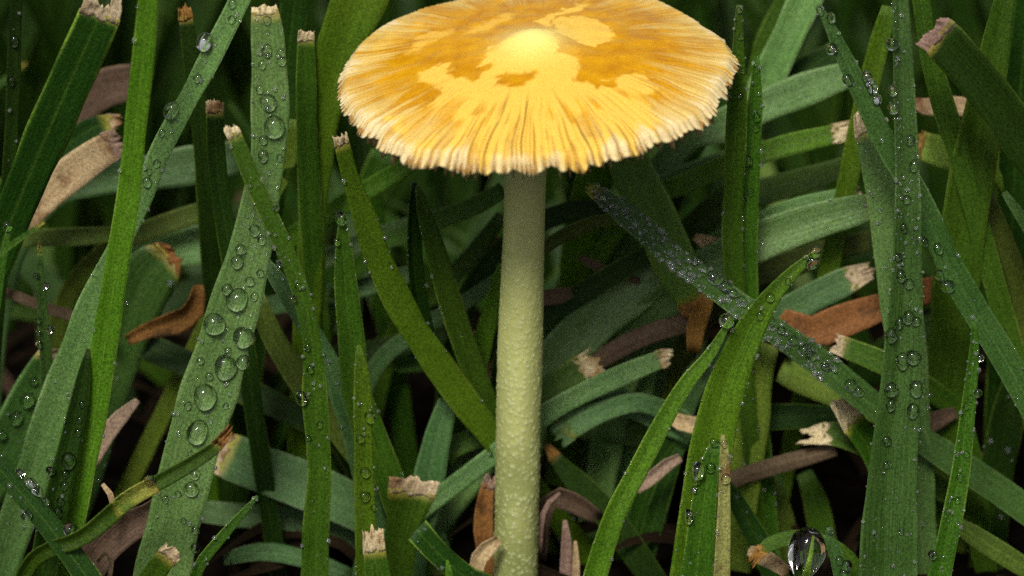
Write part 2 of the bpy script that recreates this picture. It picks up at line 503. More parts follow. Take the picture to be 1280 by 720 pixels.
# ------------------------------------------------------------------ the mushroom
def cap_mat():
    m, nt, out = new_mat('mushroom_cap')
    L = nt.links
    def at(n): 
        a = N(nt, 'ShaderNodeAttribute', attribute_name=n); return a.outputs['Fac']
    tc = N(nt, 'ShaderNodeTexCoord')
    n1 = N(nt, 'ShaderNodeTexNoise'); n1.inputs['Scale'].default_value = 5.0; n1.inputs['Detail'].default_value = 5.0
    n2 = N(nt, 'ShaderNodeTexNoise'); n2.inputs['Scale'].default_value = 60.0; n2.inputs['Detail'].default_value = 2.0
    for n in (n1, n2): L.new(tc.outputs['Object'], n.inputs['Vector'])
    gold = mixc(nt, maprange(nt, n1.outputs[0], 0.35, 0.65), (0.40, 0.172, 0.0003), (0.53, 0.262, 0.0008))
    col = mixc(nt, at('margin'), gold, (0.53, 0.385, 0.120))
    col = mixc(nt, at('sheen_streaks'), col, (0.68, 0.425, 0.065))  # pale sky reflections put into the colour, plus rim streaks
    col = mixc(nt, at('disc'), col, (0.80, 0.66, 0.20))
    col = mixc(nt, at('bleach'), col, (0.62, 0.52, 0.32))
    col = mixc(nt, mathn(nt, 'MULTIPLY', at('groove'), 0.9), col, (0.20, 0.105, 0.02))
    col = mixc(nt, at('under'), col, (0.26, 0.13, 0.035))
    g = N(nt, 'ShaderNodeHueSaturation')
    L.new(mathn(nt, 'ADD', 0.86, mathn(nt, 'MULTIPLY', maprange(nt, n2.outputs[0], 0.3, 0.7), 0.22)), g.inputs['Value'])
    L.new(col, g.inputs['Color'])
    bm = N(nt, 'ShaderNodeBump'); bm.inputs['Strength'].default_value = 0.25; bm.inputs['Distance'].default_value = 0.01
    L.new(n2.outputs[0], bm.inputs['Height'])
    pr = N(nt, 'ShaderNodeBsdfPrincipled')
    L.new(g.outputs[0], pr.inputs['Base Color']); L.new(bm.outputs[0], pr.inputs['Normal'])
    rg = mathn(nt, 'ADD', 0.30, mathn(nt, 'MULTIPLY', mathn(nt, 'MAXIMUM', at('sheen_streaks'), at('margin')), 0.25))
    L.new(rg, pr.inputs['Roughness'])
    pr.inputs['Specular IOR Level'].default_value = 0.16
    pr.inputs['Subsurface Weight'].default_value = 0.25
    pr.inputs['Subsurface Radius'].default_value = (0.12, 0.07, 0.02)
    pr.inputs['Subsurface Scale'].default_value = 1.0
    L.new(pr.outputs[0], out.inputs[0])
    return m
def stem_mat():
    m, nt, out = new_mat('mushroom_stem')
    L = nt.links
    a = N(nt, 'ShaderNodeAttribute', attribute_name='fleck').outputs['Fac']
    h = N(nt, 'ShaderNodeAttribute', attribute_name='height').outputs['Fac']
    base = mixc(nt, h, (0.105, 0.130, 0.030), (0.40, 0.415, 0.150))  # paler top, lightened further to offset the cap's shade
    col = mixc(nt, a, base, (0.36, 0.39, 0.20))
    pr = N(nt, 'ShaderNodeBsdfPrincipled')
    L.new(col, pr.inputs['Base Color'])
    pr.inputs['Roughness'].default_value = 0.5
    pr.inputs['Subsurface Weight'].default_value = 0.25
    pr.inputs['Subsurface Radius'].default_value = (0.10, 0.09, 0.03)
    pr.inputs['Subsurface Scale'].default_value = 1.0
    L.new(pr.outputs[0], out.inputs[0])
    return m
def gill_mat():
    m, nt, out = new_mat('mushroom_gill')
    tc = N(nt, 'ShaderNodeTexCoord')
    n = N(nt, 'ShaderNodeTexNoise'); n.inputs['Scale'].default_value = 9.0
    nt.links.new(tc.outputs['Object'], n.inputs['Vector'])
    col = mixc(nt, n.outputs[0], (0.45, 0.26, 0.08), (0.75, 0.58, 0.30))
    pr = N(nt, 'ShaderNodeBsdfPrincipled'); pr.inputs['Roughness'].default_value = 0.7
    nt.links.new(col, pr.inputs['Base Color'])
    nt.links.new(pr.outputs[0], out.inputs[0])
    return m

def mushroom():
    root = bpy.data.objects.new('mushroom', None); COL.objects.link(root)
    root['label'] = 'slender yellow mushroom with a flat grooved cap on a pale stem'
    root['category'] = 'mushroom'
    root.location = (0, 0, 0)
    # --- stem
    ctr = [P(657, 168, -0.02), P(656, 230, 0), P(653, 340, 0), P(650, 450, 0), P(647, 580, 0), P(645, 700, 0), P(644, 800, 0)]
    wid = [50, 51, 53.5, 55.5, 55.5, 55, 57]
    sm = catmull([(c, w * scale_at(c)) for c, w in zip(ctr, wid)], 90)
    na = 170
    ang = np.linspace(0, 2 * math.pi, na, endpoint=False)
    C = np.array([tuple(p) for p, w in sm]); W = np.array([w / 2 for p, w in sm])
    Ls = np.concatenate([[0], np.cumsum(np.linalg.norm(np.diff(C, axis=0), axis=1))])
    A, Lg = np.meshgrid(ang, Ls)
    cx, cy = np.cos(A), np.sin(A)
    f1 = vnoise(cx * 6.5, cy * 6.5, Lg * 25, 1); f2 = vnoise(cx * 11, cy * 11, Lg * 46, 2); f3 = vnoise(cx * 1.2, cy * 1.2, Lg * 2.2, 3)
    fl = np.zeros_like(A)
    r0 = 0.19
    for k in range(2600):
        a0, l0, rr, hh = nrng.uniform(0, 6.283), nrng.uniform(0, Ls[-1]), nrng.uniform(0.009, 0.020), nrng.uniform(0.35, 1.0)
        i0, i1 = np.searchsorted(Ls, (l0 - 2.2 * rr, l0 + 2.2 * rr))
        da = np.abs((ang - a0 + math.pi) % (2 * math.pi) - math.pi) * r0
        jj = np.nonzero(da < 2.2 * rr)[0]
        if i1 > i0 and len(jj):
            d2 = (da[jj][None, :] ** 2 + (Ls[i0:i1, None] - l0) ** 2) / rr ** 2
            ix_ = np.ix_(range(i0, i1), jj)
            fl[ix_] = np.maximum(fl[ix_], hh * np.exp(-d2 * 1.4))
    low = sstep(0.2, 3.2, Lg)
    fl = np.clip(fl * (0.35 + 0.75 * low), 0, 1)
    rad = W[:, None] + 0.009 * fl + (f1 - 0.5) * 0.004 + (f3 - 0.5) * 0.012
    X = C[:, 0][:, None] + rad * cx; Y = C[:, 1][:, None] + rad * cy; Z = C[:, 2][:, None] + 0 * A
    n = len(sm)
    idx = np.arange(n * na).reshape(n, na); nx = np.roll(idx, -1, 1)
    F = np.stack([idx[:-1], idx[1:], nx[1:], nx[:-1]], -1).reshape(-1, 4)
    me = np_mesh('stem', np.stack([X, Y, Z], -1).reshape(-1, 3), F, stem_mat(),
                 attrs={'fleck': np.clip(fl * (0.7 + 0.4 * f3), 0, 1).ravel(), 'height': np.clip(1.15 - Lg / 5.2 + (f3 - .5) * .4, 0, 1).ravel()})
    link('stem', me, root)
    # --- cap, in its own frame then tilted
    RC = 246.0 / 140.0
    nt_, nr = 2600, 96
    th = np.linspace(0, 2 * math.pi, nt_, endpoint=False)
    rho = np.concatenate([np.linspace(0.0015, 0.5, 36, endpoint=False), np.linspace(0.5, 1.0, nr - 36)])
    TH, RH = np.meshgrid(th, rho)
    dg = np.degrees(th)
    def bump_a(c, wd): 
        x = (dg - c + 180) % 360 - 180
        return np.exp(-(x / wd) ** 2)
    out = 1.0 + 0.055 * bump_a(228, 15) + 0.03 * bump_a(318, 14) + 0.012 * bump_a(275, 22)
    xx = (dg - 218.5 + 180) % 360 - 180
    out -= 0.085 * np.where(xx < 0, np.exp(xx / 6.0), np.exp(-xx / 0.6))
    xx = (dg - 334 + 180) % 360 - 180
    out -= 0.02 * np.where(xx > 0, np.exp(-xx / 4.0), np.exp(xx / 0.6))
    out += (vnoise(np.cos(th) * 4, np.sin(th) * 4, 0 * th, 7) - 0.5) * 0.035
    # grooves: irregular count, each with its own start, depth and waver
    gr = random.Random(4)
    edges, a = [], 0.0
    while a < 2 * math.pi:
        edges.append(a); a += 2 * math.pi / 175 * gr.uniform(0.55, 1.5)
    groove = np.zeros_like(TH); rib = np.zeros_like(TH)
    warp = (vnoise(np.cos(TH) * 9, np.sin(TH) * 9, RH * 6, 9) - 0.5) * 0.075 * (1.3 - RH) * 1.6
    tw = (TH + warp) % (2 * math.pi)
    ed = np.array(edges)
    dep = nrng.uniform(0.3, 1.0, len(ed)) ** 1.2; st = nrng.uniform(0.38, 0.74, len(ed)); en = nrng.uniform(0.93, 1.1, len(ed))
    k = np.searchsorted(ed, tw.ravel()).reshape(tw.shape)
    near = 0.30 + 0.70 * np.exp(-(((np.degrees(TH) - 272 + 180) % 360 - 180) / 52.0) ** 2)
    for off in (-1, 0):
        kk = (k + off) % len(ed)
        dd = np.abs((tw - ed[kk] + math.pi) % (2 * math.pi) - math.pi) * RH
        brk = sstep(0.25, 0.55, vnoise(kk * 3.7, RH * 9, 0 * RH, 4))
        am = dep[kk] * sstep(st[kk], st[kk] + 0.22, RH) * (1 - sstep(en[kk], en[kk] + 0.05, RH)) * (0.35 + 0.65 * brk)
        groove = np.maximum(groove, near * am * np.exp(-(dd / (0.0034 + 0.002 * RH)) ** 2))
        rib = np.maximum(rib, np.exp(-(dd / 0.012) ** 2) * sstep(st[kk], 1.0, RH))
    lip = sstep(0.93, 1.0, RH)
    Rr = RC * RH * (1 + (out[None, :] - 1) * sstep(0.35, 1.0, RH))
    tooth = np.exp(-(((np.degrees(TH) - 268 + 180) % 360 - 180) / 48.0) ** 2)
    Rr = Rr - 0.032 * lip * rib * (0.25 + 0.75 * tooth)
    und = (vnoise(np.cos(TH) * 2.2, np.sin(TH) * 2.2, RH * 1.5, 12) - 0.5)
    fine = (vnoise(np.cos(TH) * RH * 14, np.sin(TH) * RH * 14, 0 * RH, 13) - 0.5)
    Zc = 0.245 * (1 - RH ** 1.7) + 0.10 * np.exp(-(RH / 0.155) ** 2) + und * 0.10 * sstep(0.3, 1, RH) + fine * 0.012
    Zc -= 0.022 * groove + 0.008 * rib * sstep(0.7, 1, RH) * (0.3 + 0.7 * tooth)
    fr = vnoise(TH * 22, 0 * TH, 0 * TH, 15)
    fr2 = vnoise(TH * 9, 0 * TH, 0 * TH, 16)
    Zc -= lip ** 2 * (0.035 + 0.075 * fr + 0.05 * fr2 * tooth)
    Rr = Rr + lip * ((fr - 0.5) * 0.030 + (fr2 - 0.5) * 0.035)
    Xc, Yc = Rr * np.cos(TH), Rr * np.sin(TH)
    # under-side: offset, closing at the margin
    rho_u = np.linspace(1.0, 0.02, 24)
    TU, RU = np.meshgrid(th, rho_u)
    j = np.clip(np.searchsorted(rho, rho_u), 0, nr - 1)
    tkn = 0.030 + 0.11 * (1 - rho_u) ** 0.8
    Xu, Yu = Xc[j] * 0.985, Yc[j] * 0.985
    Zu = 0.245 * (1 - RU ** 1.7) - tkn[:, None] + und[j] * 0.10 * sstep(0.3, 1, RU) - 0.02 - 0.05 * (1 - rib[-1][None, :]) * sstep(0.9, 1.0, RU)
    Xa, Ya, Za = np.concatenate([Xc, Xu]), np.concatenate([Yc, Yu]), np.concatenate([Zc, Zu])
    n = len(Xa)
    idx = np.arange(n * nt_).reshape(n, nt_); nx = np.roll(idx, -1, 1)
    F = np.stack([idx[:-1], idx[1:], nx[1:], nx[:-1]], -1).reshape(-1, 4)
    # colour zones of the cuticle, with sky reflections painted in
    x, y = Xc / RC, Yc / RC
    wob = (vnoise(x * 8, y * 8, 0 * x, 21) - 0.5) * 0.30 + (vnoise(x * 20, y * 20, 0 * x, 22) - 0.5) * 0.16 + (vnoise(x * 50, y * 50, 0 * x, 23) - 0.5) * 0.06
    def ell(cx, cy, rx, ry, rot=0.0):
        c, s = math.cos(R(rot)), math.sin(R(rot))
        dx, dy = x - cx, y - cy
        return 1 - np.sqrt(((dx * c + dy * s) / rx) ** 2 + ((-dx * s + dy * c) / ry) ** 2)
    # sky reflections on the wet skin, painted as pale patches
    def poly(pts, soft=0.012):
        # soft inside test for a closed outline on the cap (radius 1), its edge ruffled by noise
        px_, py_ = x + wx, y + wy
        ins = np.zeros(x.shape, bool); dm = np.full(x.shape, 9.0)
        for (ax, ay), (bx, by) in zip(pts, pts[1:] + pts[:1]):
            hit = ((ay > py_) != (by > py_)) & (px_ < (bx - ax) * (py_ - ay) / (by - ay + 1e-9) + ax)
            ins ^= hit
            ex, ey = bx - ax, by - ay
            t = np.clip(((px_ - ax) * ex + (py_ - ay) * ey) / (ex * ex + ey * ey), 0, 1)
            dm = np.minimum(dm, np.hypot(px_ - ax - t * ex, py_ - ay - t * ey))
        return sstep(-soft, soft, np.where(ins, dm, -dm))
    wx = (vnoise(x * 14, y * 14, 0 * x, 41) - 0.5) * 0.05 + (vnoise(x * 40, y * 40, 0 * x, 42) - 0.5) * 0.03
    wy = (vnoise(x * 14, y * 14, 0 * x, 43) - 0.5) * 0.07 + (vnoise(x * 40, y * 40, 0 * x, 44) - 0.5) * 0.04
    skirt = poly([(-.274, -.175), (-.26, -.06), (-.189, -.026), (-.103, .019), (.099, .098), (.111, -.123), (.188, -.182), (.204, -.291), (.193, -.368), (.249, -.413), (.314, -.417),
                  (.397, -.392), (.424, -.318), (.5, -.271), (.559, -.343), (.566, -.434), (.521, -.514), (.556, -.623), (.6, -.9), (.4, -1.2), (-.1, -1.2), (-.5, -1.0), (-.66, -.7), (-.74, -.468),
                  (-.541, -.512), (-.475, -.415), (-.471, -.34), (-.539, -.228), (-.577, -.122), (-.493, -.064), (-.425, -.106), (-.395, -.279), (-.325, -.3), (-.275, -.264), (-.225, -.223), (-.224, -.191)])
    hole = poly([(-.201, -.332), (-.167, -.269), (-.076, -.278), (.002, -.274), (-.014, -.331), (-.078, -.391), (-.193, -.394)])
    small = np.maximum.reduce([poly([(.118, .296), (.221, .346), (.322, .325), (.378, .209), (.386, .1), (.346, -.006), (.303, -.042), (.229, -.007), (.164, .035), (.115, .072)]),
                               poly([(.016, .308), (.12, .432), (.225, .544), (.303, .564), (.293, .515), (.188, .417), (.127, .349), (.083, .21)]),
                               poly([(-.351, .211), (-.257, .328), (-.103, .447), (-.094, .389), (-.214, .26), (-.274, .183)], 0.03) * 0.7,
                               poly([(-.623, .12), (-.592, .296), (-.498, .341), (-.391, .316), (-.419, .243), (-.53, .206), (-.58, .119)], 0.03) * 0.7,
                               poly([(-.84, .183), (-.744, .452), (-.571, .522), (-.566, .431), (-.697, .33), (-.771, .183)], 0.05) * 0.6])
    sheen_streaks = np.maximum(skirt * (1 - hole), small)
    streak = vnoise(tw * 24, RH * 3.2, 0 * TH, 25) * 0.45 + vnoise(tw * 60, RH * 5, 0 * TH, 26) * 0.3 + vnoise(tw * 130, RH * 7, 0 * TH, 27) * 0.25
    sheen_streaks = np.maximum(sheen_streaks * (0.88 + 0.1 * streak), sstep(0.55, 0.75, streak + wob * 0.3) * sstep(0.62, 0.85, RH) * 0.4)
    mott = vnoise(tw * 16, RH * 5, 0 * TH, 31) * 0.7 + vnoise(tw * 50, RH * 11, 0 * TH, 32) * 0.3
    sheen_streaks = sheen_streaks * (1 - 0.75 * sstep(0.53, 0.66, mott + wob * 0.3) * sstep(0.52, 0.66, RH))
    margin = sstep(0.62, 1.0, RH + (streak - 0.5) * 0.6 + wob * 0.4)
    bleach = sstep(0.91, 1.0, RH + (streak - 0.5) * 0.22 + wob * 0.2) * 0.68
    disc = np.exp(-(RH / 0.16) ** 2) * 0.9  # paler centre, with the umbo's sky highlight put into the colour
    z0 = np.zeros_like(Xu)
    at_ = {k_: np.concatenate([v_, z0]).ravel() for k_, v_ in dict(groove=np.clip(np.maximum(groove, rib * sstep(0.955, 1.0, RH) * 0.75 * tooth), 0, 1), sheen_streaks=sheen_streaks, margin=margin * 0.92, bleach=bleach, disc=disc).items()}  # groove also carries the brown shade painted into the rim cavities
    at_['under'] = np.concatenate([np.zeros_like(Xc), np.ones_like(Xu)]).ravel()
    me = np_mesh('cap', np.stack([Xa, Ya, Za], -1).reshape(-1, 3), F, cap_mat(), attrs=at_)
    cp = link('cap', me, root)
    cp.location = P(669, 86, 0.05)
    cp.rotation_euler = (R(9.5), R(-3.6), R(0))
    # --- gills: thin plates under the cap, their outer ends showing as teeth at the margin
    gm = gill_mat()
    gmeshes = []
    for v in range(4):
        g2 = random.Random(40 + v)
        vs_, fs = [], []
        for i in range(15):
            t = i / 14
            r_ = 0.16 + (0.985 - 0.16) * t
            zt = 0.245 * (1 - r_ ** 1.7) - 0.02
            dp = 0.14 * math.sin(math.pi * min(1, 0.1 + 0.62 * t)) + 0.02 + (0.02 + 0.03 * g2.random() if i == 14 else 0)
            for sx in (-0.007, 0.007):
                vs_ += [(r_ * RC, sx, zt), (r_ * RC + (0.01 if i == 14 else 0), sx * 0.5, zt - dp)]
        for i in range(14):
            a = i * 4; b = a + 4
            fs += [(a, b, b + 1, a + 1), (a + 2, a + 3, b + 3, b + 2), (a + 1, b + 1, b + 3, a + 3)]
        fs += [(56, 58, 59, 57)]
        gmeshes.append(np_mesh('gill', vs_, fs, gm))
    for i in range(110):
        a = 2 * math.pi * (i + gr.uniform(-0.3, 0.3)) / 110
        g = link('gill', gmeshes[i % 4], cp)
        k_ = float(np.interp(a % (2 * math.pi), th, out)) * gr.uniform(0.955, 0.99)
        g.rotation_euler = (0, 0, a)
        uz = float(np.interp(a % (2 * math.pi), th, und[-1])) * 0.10
        g.location = (0, 0, uz - 0.02)
        g.scale = (k_, 1, gr.uniform(0.8, 1.1))
    return root
mushroom()
#GRASS#
# ------------------------------------------------------------------ grass traced one blade at a time
G_SHARP = 'grass blades round the mushroom'
G_BACK = 'blades lying in the tangle behind the mushroom'
G_DRY = 'dead grass among the blades'

# -- on the side of the pale dewy blades
grass('B1', 'broad dark blade with a torn frayed tan tip and split edge', 'dark',
      [(128, 2, 46), (122, 25, 50), (75, 130, 54), (28, 240, 52), (-12, 340, 46), (-45, 430, 40)], (-0.3, 0.3), cut=0.16, jag=0.28, twist=(0.1, 0.3), fold=0.1, group=G_SHARP)
grass('B2', 'smooth bright green upright blade crossing in front of the pale diagonal blade', 'bright',
      [(192, -60, 20), (185, 0, 26), (179, 70, 27), (170, 150, 28), (161, 240, 29), (148, 320, 31), (128, 450, 32), (116, 530, 32), (97, 620, 31), (82, 700, 29), (72, 760, 28)],
      (-0.9, -0.6), twist=(0.25, -0.2), fold=0.15, dew=14, edge=0.9, group=G_SHARP)
grass('B3', 'long pale diagonal blade with drops hanging from its edge, behind the bright upright blade', 'pale',
      [(318, -40, 22), (300, 0, 26), (254, 90, 27), (200, 190, 26), (178, 250, 24), (148, 310, 27), (112, 390, 38), (84, 470, 46), (52, 560, 48), (18, 660, 46), (-4, 730, 44)],
      (-0.2, 0.1), twist=(-0.2, 0.15), dew=90, edge=0.25, group=G_SHARP,
      drops=[(254, 50, 11), (214, 137, 9.5), (197, 203, 5), (184, 228, 6.5), (290, 5, 5), (291, 23, 5), (248, 97, 5), (203, 166, 4), (187, 215, 4)],
      dlabel='clear water drop on the long pale diagonal blade crossed by a bright upright blade')
grass('B4', 'broad pale green blade strung with large round water drops and a cut tip', 'pale',
      [(330, 8, 30), (334, 45, 42), (337, 110, 46), (336, 180, 46), (327, 240, 49), (313, 310, 58), (290, 393, 65), (264, 480, 69), (244, 545, 72), (225, 620, 71), (206, 700, 68), (192, 770, 64)],
      (-0.3, -0.9), cut=0.05, jag=0.05, twist=(0.1, 0.05), fold=0.16, dew=150, edge=0.1, M_=12, group=G_SHARP,
      drops=[(334, 25, 5), (333, 64, 7), (351, 66, 5), (352, 77, 6), (327, 80, 5), (335, 129, 11), (343, 158, 13), (329, 176, 6), (329, 196, 7), (349, 196, 4), (324, 112, 5),
             (318, 287, 7), (300, 310, 7), (297, 328, 8), (312, 351, 6), (295, 373, 13.5), (283, 360, 7), (267, 405, 13.5), (305, 420, 14), (282, 458, 13.5), (304, 452, 8.5),
             (285, 440, 5), (250, 451, 5), (260, 471, 5), (257, 495, 14.5), (245, 538, 14.5), (283, 506, 4), (234, 506, 5), (259, 517, 3.5), (239, 567, 4), (244, 592, 6.5), (239, 611, 9),
             (208, 624, 4.5), (222, 618, 4), (230, 652, 4), (243, 663, 5), (244, 683, 6.5), (262, 570, 3.5), (318, 370, 5), (325, 340, 5), (326, 300, 6)],
      dlabel='clear round water drop on the broad pale cut blade strung with drops')
grass('B5', 'short upright blade with a blunt tan tip beside the broad dewy blade', 'mid',
      [(382, 40, 20), (382, 110, 26), (384, 190, 28), (388, 270, 30), (392, 330, 28)], (0.9, 1.2), cut=0.07, twist=(0.3, 0.2), group=G_SHARP)
grass('B6', 'wide bright green blade leaning up behind the left rim of the cap', 'bright',
      [(475, -60, 60), (448, 0, 66), (420, 70, 56), (402, 150, 44), (393, 220, 38), (388, 310, 34)], (1.0, 1.2), twist=(0.2, 0.1), fold=0.25, group=G_SHARP)
grass('B7', 'narrow dark blade with a tan tip crossing the broad dewy blade', 'mid',
      [(288, 160, 18), (318, 232, 22), (350, 300, 22), (374, 360, 23), (390, 430, 25), (394, 500, 32), (400, 590, 29), (396, 660, 32), (395, 730, 36)], (-1.0, -0.6),
      cut=0.07, twist=(0.3, -0.35), fold=0.35, dew=60, edge=0.5, group=G_SHARP,
      drops=[(338, 333, 5), (363, 373, 6), (385, 435, 4), (388, 462, 4.5), (375, 498, 8), (385, 547, 4), (400, 530, 5), (346, 260, 4), (372, 358, 4)],
      dlabel='small water drop on the narrow dark blade crossing the broad dewy blade')
grass('B8', 'dark upright blade with a blunt tan tip behind the broad dewy blade', 'dark',
      [(268, 128, 22), (270, 190, 24), (276, 250, 25), (288, 320, 26), (300, 400, 26)], (0.4, 0.5), cut=0.09, twist=(0.2, 0.2), group=G_SHARP)
grass('B8b', 'dark blade with an orange brown tip behind the hanging drops', 'dark',
      [(230, 10, 16), (236, 50, 22), (246, 120, 24), (256, 200, 26), (262, 290, 26)], (0.9, 1.1), cut=0.1, cutmat='orange', group=G_SHARP)
grass('B9', 'broad mid green blade slanting down to the foot of the stem, stubby tan tip', 'bright',
      [(425, 172, 18), (437, 220, 23), (452, 262, 29), (475, 330, 35), (510, 400, 37), (550, 460, 37), (588, 512, 36), (628, 562, 34)], (-0.4, 0.6),
      cut=0.06, twist=(0.25, 0.1), fold=0.2, dew=24, edge=0.9, group=G_SHARP)
grass('B10', 'pointed upright blade with a drop held on its tip', 'mid',
      [(427, 272, 6), (429, 310, 20), (432, 360, 30), (438, 420, 34), (445, 490, 38), (465, 550, 40), (488, 605, 36), (502, 650, 34)], (-0.2, 0.4),
      twist=(0.2, 0.2), fold=0.25, dew=20, edge=0.9, group=G_SHARP,
      drops=[(426, 267, 8), (421, 303, 5)], dlabel='water drop on the pointed upright blade beside the slanting blade')
grass('B11', 'slim bright upright blade with a row of pale drops down its face', 'bright',
      [(448, 431, 4), (451, 465, 18), (453, 520, 24), (454, 590, 25), (456, 660, 26), (457, 740, 26)], (-1.1, -1.0), twist=(0.3, 0.2), fold=0.3, dew=26, edge=0.5, group=G_SHARP,
      drops=[(463, 522, 7), (450, 548, 5), (456, 590, 7), (456, 621, 7), (467, 634, 4)], dlabel='water drop on the slim bright upright blade')
grass('B12', 'thin folded blade standing behind the slanting blade', 'dark',
      [(517, 228, 6), (516, 270, 16), (517, 330, 20), (527, 400, 22), (545, 460, 22)], (0.5, 0.9), twist=(0.5, 0.4), fold=0.5, dew=12, edge=0.9, group=G_SHARP)
grass('B13', 'dark pointed blade slanting down just beside the stem', 'mid',
      [(522, 233, 6), (530, 270, 18), (545, 320, 27), (562, 380, 29), (582, 440, 29), (605, 500, 29), (626, 552, 28)], (0.3, 0.8), twist=(0.4, 0.3), fold=0.3, dew=14, edge=0.8, group=G_SHARP)
grass('B14', 'grey green blade passing behind the stem with a frayed pale tip', 'pale',
      [(838, 446, 18), (825, 449, 24), (760, 476, 26), (700, 506, 25), (650, 540, 24), (622, 564, 23), (560, 612, 24), (505, 655, 26), (470, 690, 24)], (0.8, 0.35),
      cut=0.10, twist=(0.3, 0.5), fold=0.15, group=G_SHARP)
grass('B15', 'short stub of blade with a wide jagged tan cut end', 'mid',
      [(518, 598, 62), (514, 615, 58), (505, 650, 48), (497, 700, 42), (492, 750, 40)], (-0.2, -0.1), cut=0.16, jag=0.10, twist=(0.2, 0.1), group=G_SHARP)
grass('B16', 'low stub with a ragged tan top beside the slim dewy blade', 'mid',
      [(466, 668, 26), (468, 690, 28), (474, 730, 32)], (-1.3, -1.3), cut=0.17, jag=0.16, group=G_SHARP)
grass('B17', 'dark blade slanting across the base of the pale blades with beads of dew', 'dark',
      [(-30, 548, 20), (0, 588, 25), (38, 630, 30), (74, 675, 32), (108, 722, 32), (128, 756, 32)], (-1.3, -1.5), twist=(0.2, 0.3), fold=0.3, dew=40, edge=0.5, group=G_SHARP,
      drops=[(30, 588, 6), (40, 603, 8), (48, 613, 7), (56, 626, 5), (88, 662, 9), (33, 645, 7)], dlabel='water drop on the dark slanting blade at the base of the pale blades')
grass('B18', 'slanting folded blade with a yellow joint and brown tip', 'mid',
      [(286, 536, 10), (268, 558, 16), (235, 580, 19), (203, 598, 21), (160, 622, 22), (125, 652, 22), (98, 672, 20)], (-1.6, -1.5), cut=0.16, cutmat='orange', jag=0.1,
      twist=(0.4, 0.5), fold=0.5, band=(0.85, 1.28, 'yellow'), group=G_SHARP, drops=[(187, 598, 6)], dlabel='water drop beside the yellow joint of the slanting folded blade')
grass('B19', 'low cut stub with a brown end in front of the broad dewy blade', 'mid',
      [(217, 688, 26), (205, 700, 28), (185, 728, 30)], (-1.5, -1.4), cut=0.08, cutmat='tip', group=G_SHARP)
grass('B20', 'tiny upright pointed blade with beads along both edges', 'blue',
      [(49, 306, 4), (50, 340, 10), (53, 390, 14), (57, 440, 15), (60, 500, 16)], (0.3, 0.4), cut=0.05, cutmat='yellow', twist=(0.2, 0.1), fold=0.3, group=G_SHARP,
      drops=[(61, 357, 5), (47, 400, 4), (66, 411, 6), (46, 430, 4.5), (44, 345, 3.5), (46, 416, 3.5)], dlabel='bead of water on the edge of the tiny pointed upright blade')
grass('B21', 'wide dark bluish blade with blurred drops and a tan cut end', 'blue',
      [(70, 436, 34), (62, 455, 46), (42, 492, 52), (14, 548, 56), (-20, 612, 54)], (0.7, 0.8), cut=0.10, dew=30, twist=(0.2, 0.2), group=G_SHARP,
      drops=[(60, 468, 7), (34, 500, 9), (20, 522, 9), (3, 543, 6), (42, 476, 5), (50, 512, 6), (48, 540, 5)], dlabel='water drop on the wide bluish blade with a tan cut end')
grass('B22', 'narrow dark pointed blade edged with a chain of beads', 'dark',
      [(110, 436, 4), (103, 475, 18), (92, 530, 27), (78, 590, 32), (62, 660, 34), (48, 740, 34)], (-0.75, -0.9), twist=(0.3, 0.2), fold=0.35, dew=20, edge=0.8, group=G_SHARP,
      drops=[(103, 505, 4), (99, 525, 4), (97, 541, 4.5), (86, 575, 9), (82, 592, 5), (80, 606, 5), (76, 627, 5), (73, 640, 6), (62, 588, 6)],
      dlabel='bead in the chain along the narrow dark pointed blade')
grass('B23', 'thin thread-like blade curving out from under the broad dewy blade', 'mid',
      [(322, 620, 4), (300, 645, 10), (278, 670, 13), (250, 705, 14), (238, 740, 14)], (-1.2, -1.1), dew=24, edge=0.6, twist=(0.4, 0.3), group=G_SHARP)
grass('B23b', 'sharp dark tip rising at the foot of the slim dewy blade', 'dark', [(520, 662, 30), (545, 690, 30), (585, 725, 30)], (-0.6, -0.5), dew=26, edge=0.3, twist=(0.3, 0.3), group=G_SHARP)
grass('B26', 'thin bright shoot standing beside the foot of the stem', 'bright', [(559, 700, 3), (561, 715, 9), (563, 745, 12)], (-1.2, -1.2), group=G_SHARP)
grass('B27', 'faint blade at the frame of the torn tip blade, beaded with dew', 'dark',
      [(22, -30, 14), (18, 40, 16), (16, 110, 18), (12, 200, 18), (4, 300, 18)], (0.7, 0.8), dew=10, twist=(0.4, 0.3), group=G_SHARP,
      drops=[(17, 50, 6), (14, 100, 5)], dlabel='water drop on the faint blade behind the torn tip blade')
grass('B28', 'short pale curved blade edge beside the torn tip blade', 'mid', [(12, 283, 5), (6, 310, 8), (0, 350, 10), (-10, 420, 12)], (-0.6, -0.6), group=G_SHARP,
      drops=[(9, 283, 6)], dlabel='water drop on the short curved blade beside the torn tip blade')

# -- on the side of the curved pointed blade
grass('R1', 'long dewy blade running diagonally from under the cap across the dead orange leaf', 'blue',
      [(735, 236, 14), (775, 267, 28), (830, 314, 30), (880, 353, 30), (930, 390, 30), (980, 426, 32), (1040, 470, 34), (1090, 510, 35), (1160, 560, 35), (1240, 612, 36), (1300, 655, 36)],
      (0.0, 0.2), cut=0.06, cutmat='yellow', twist=(0.45, 0.5), fold=0.5, dewend=2.9, dew=240, dewr=(0.012, 0.036), edge=0.15, group=G_SHARP,
      drops=[(750, 249, 6), (785, 272, 5), (868, 325, 5), (880, 336, 5), (893, 348, 9), (905, 357, 8), (915, 366, 6), (926, 374, 5), (963, 403, 6), (976, 414, 6), (990, 426, 6.5),
             (1005, 438, 8), (1013, 446, 7), (1030, 458, 6), (1062, 481, 8), (1072, 490, 6)], dlabel='water drop clustered on the long diagonal blade from under the cap')
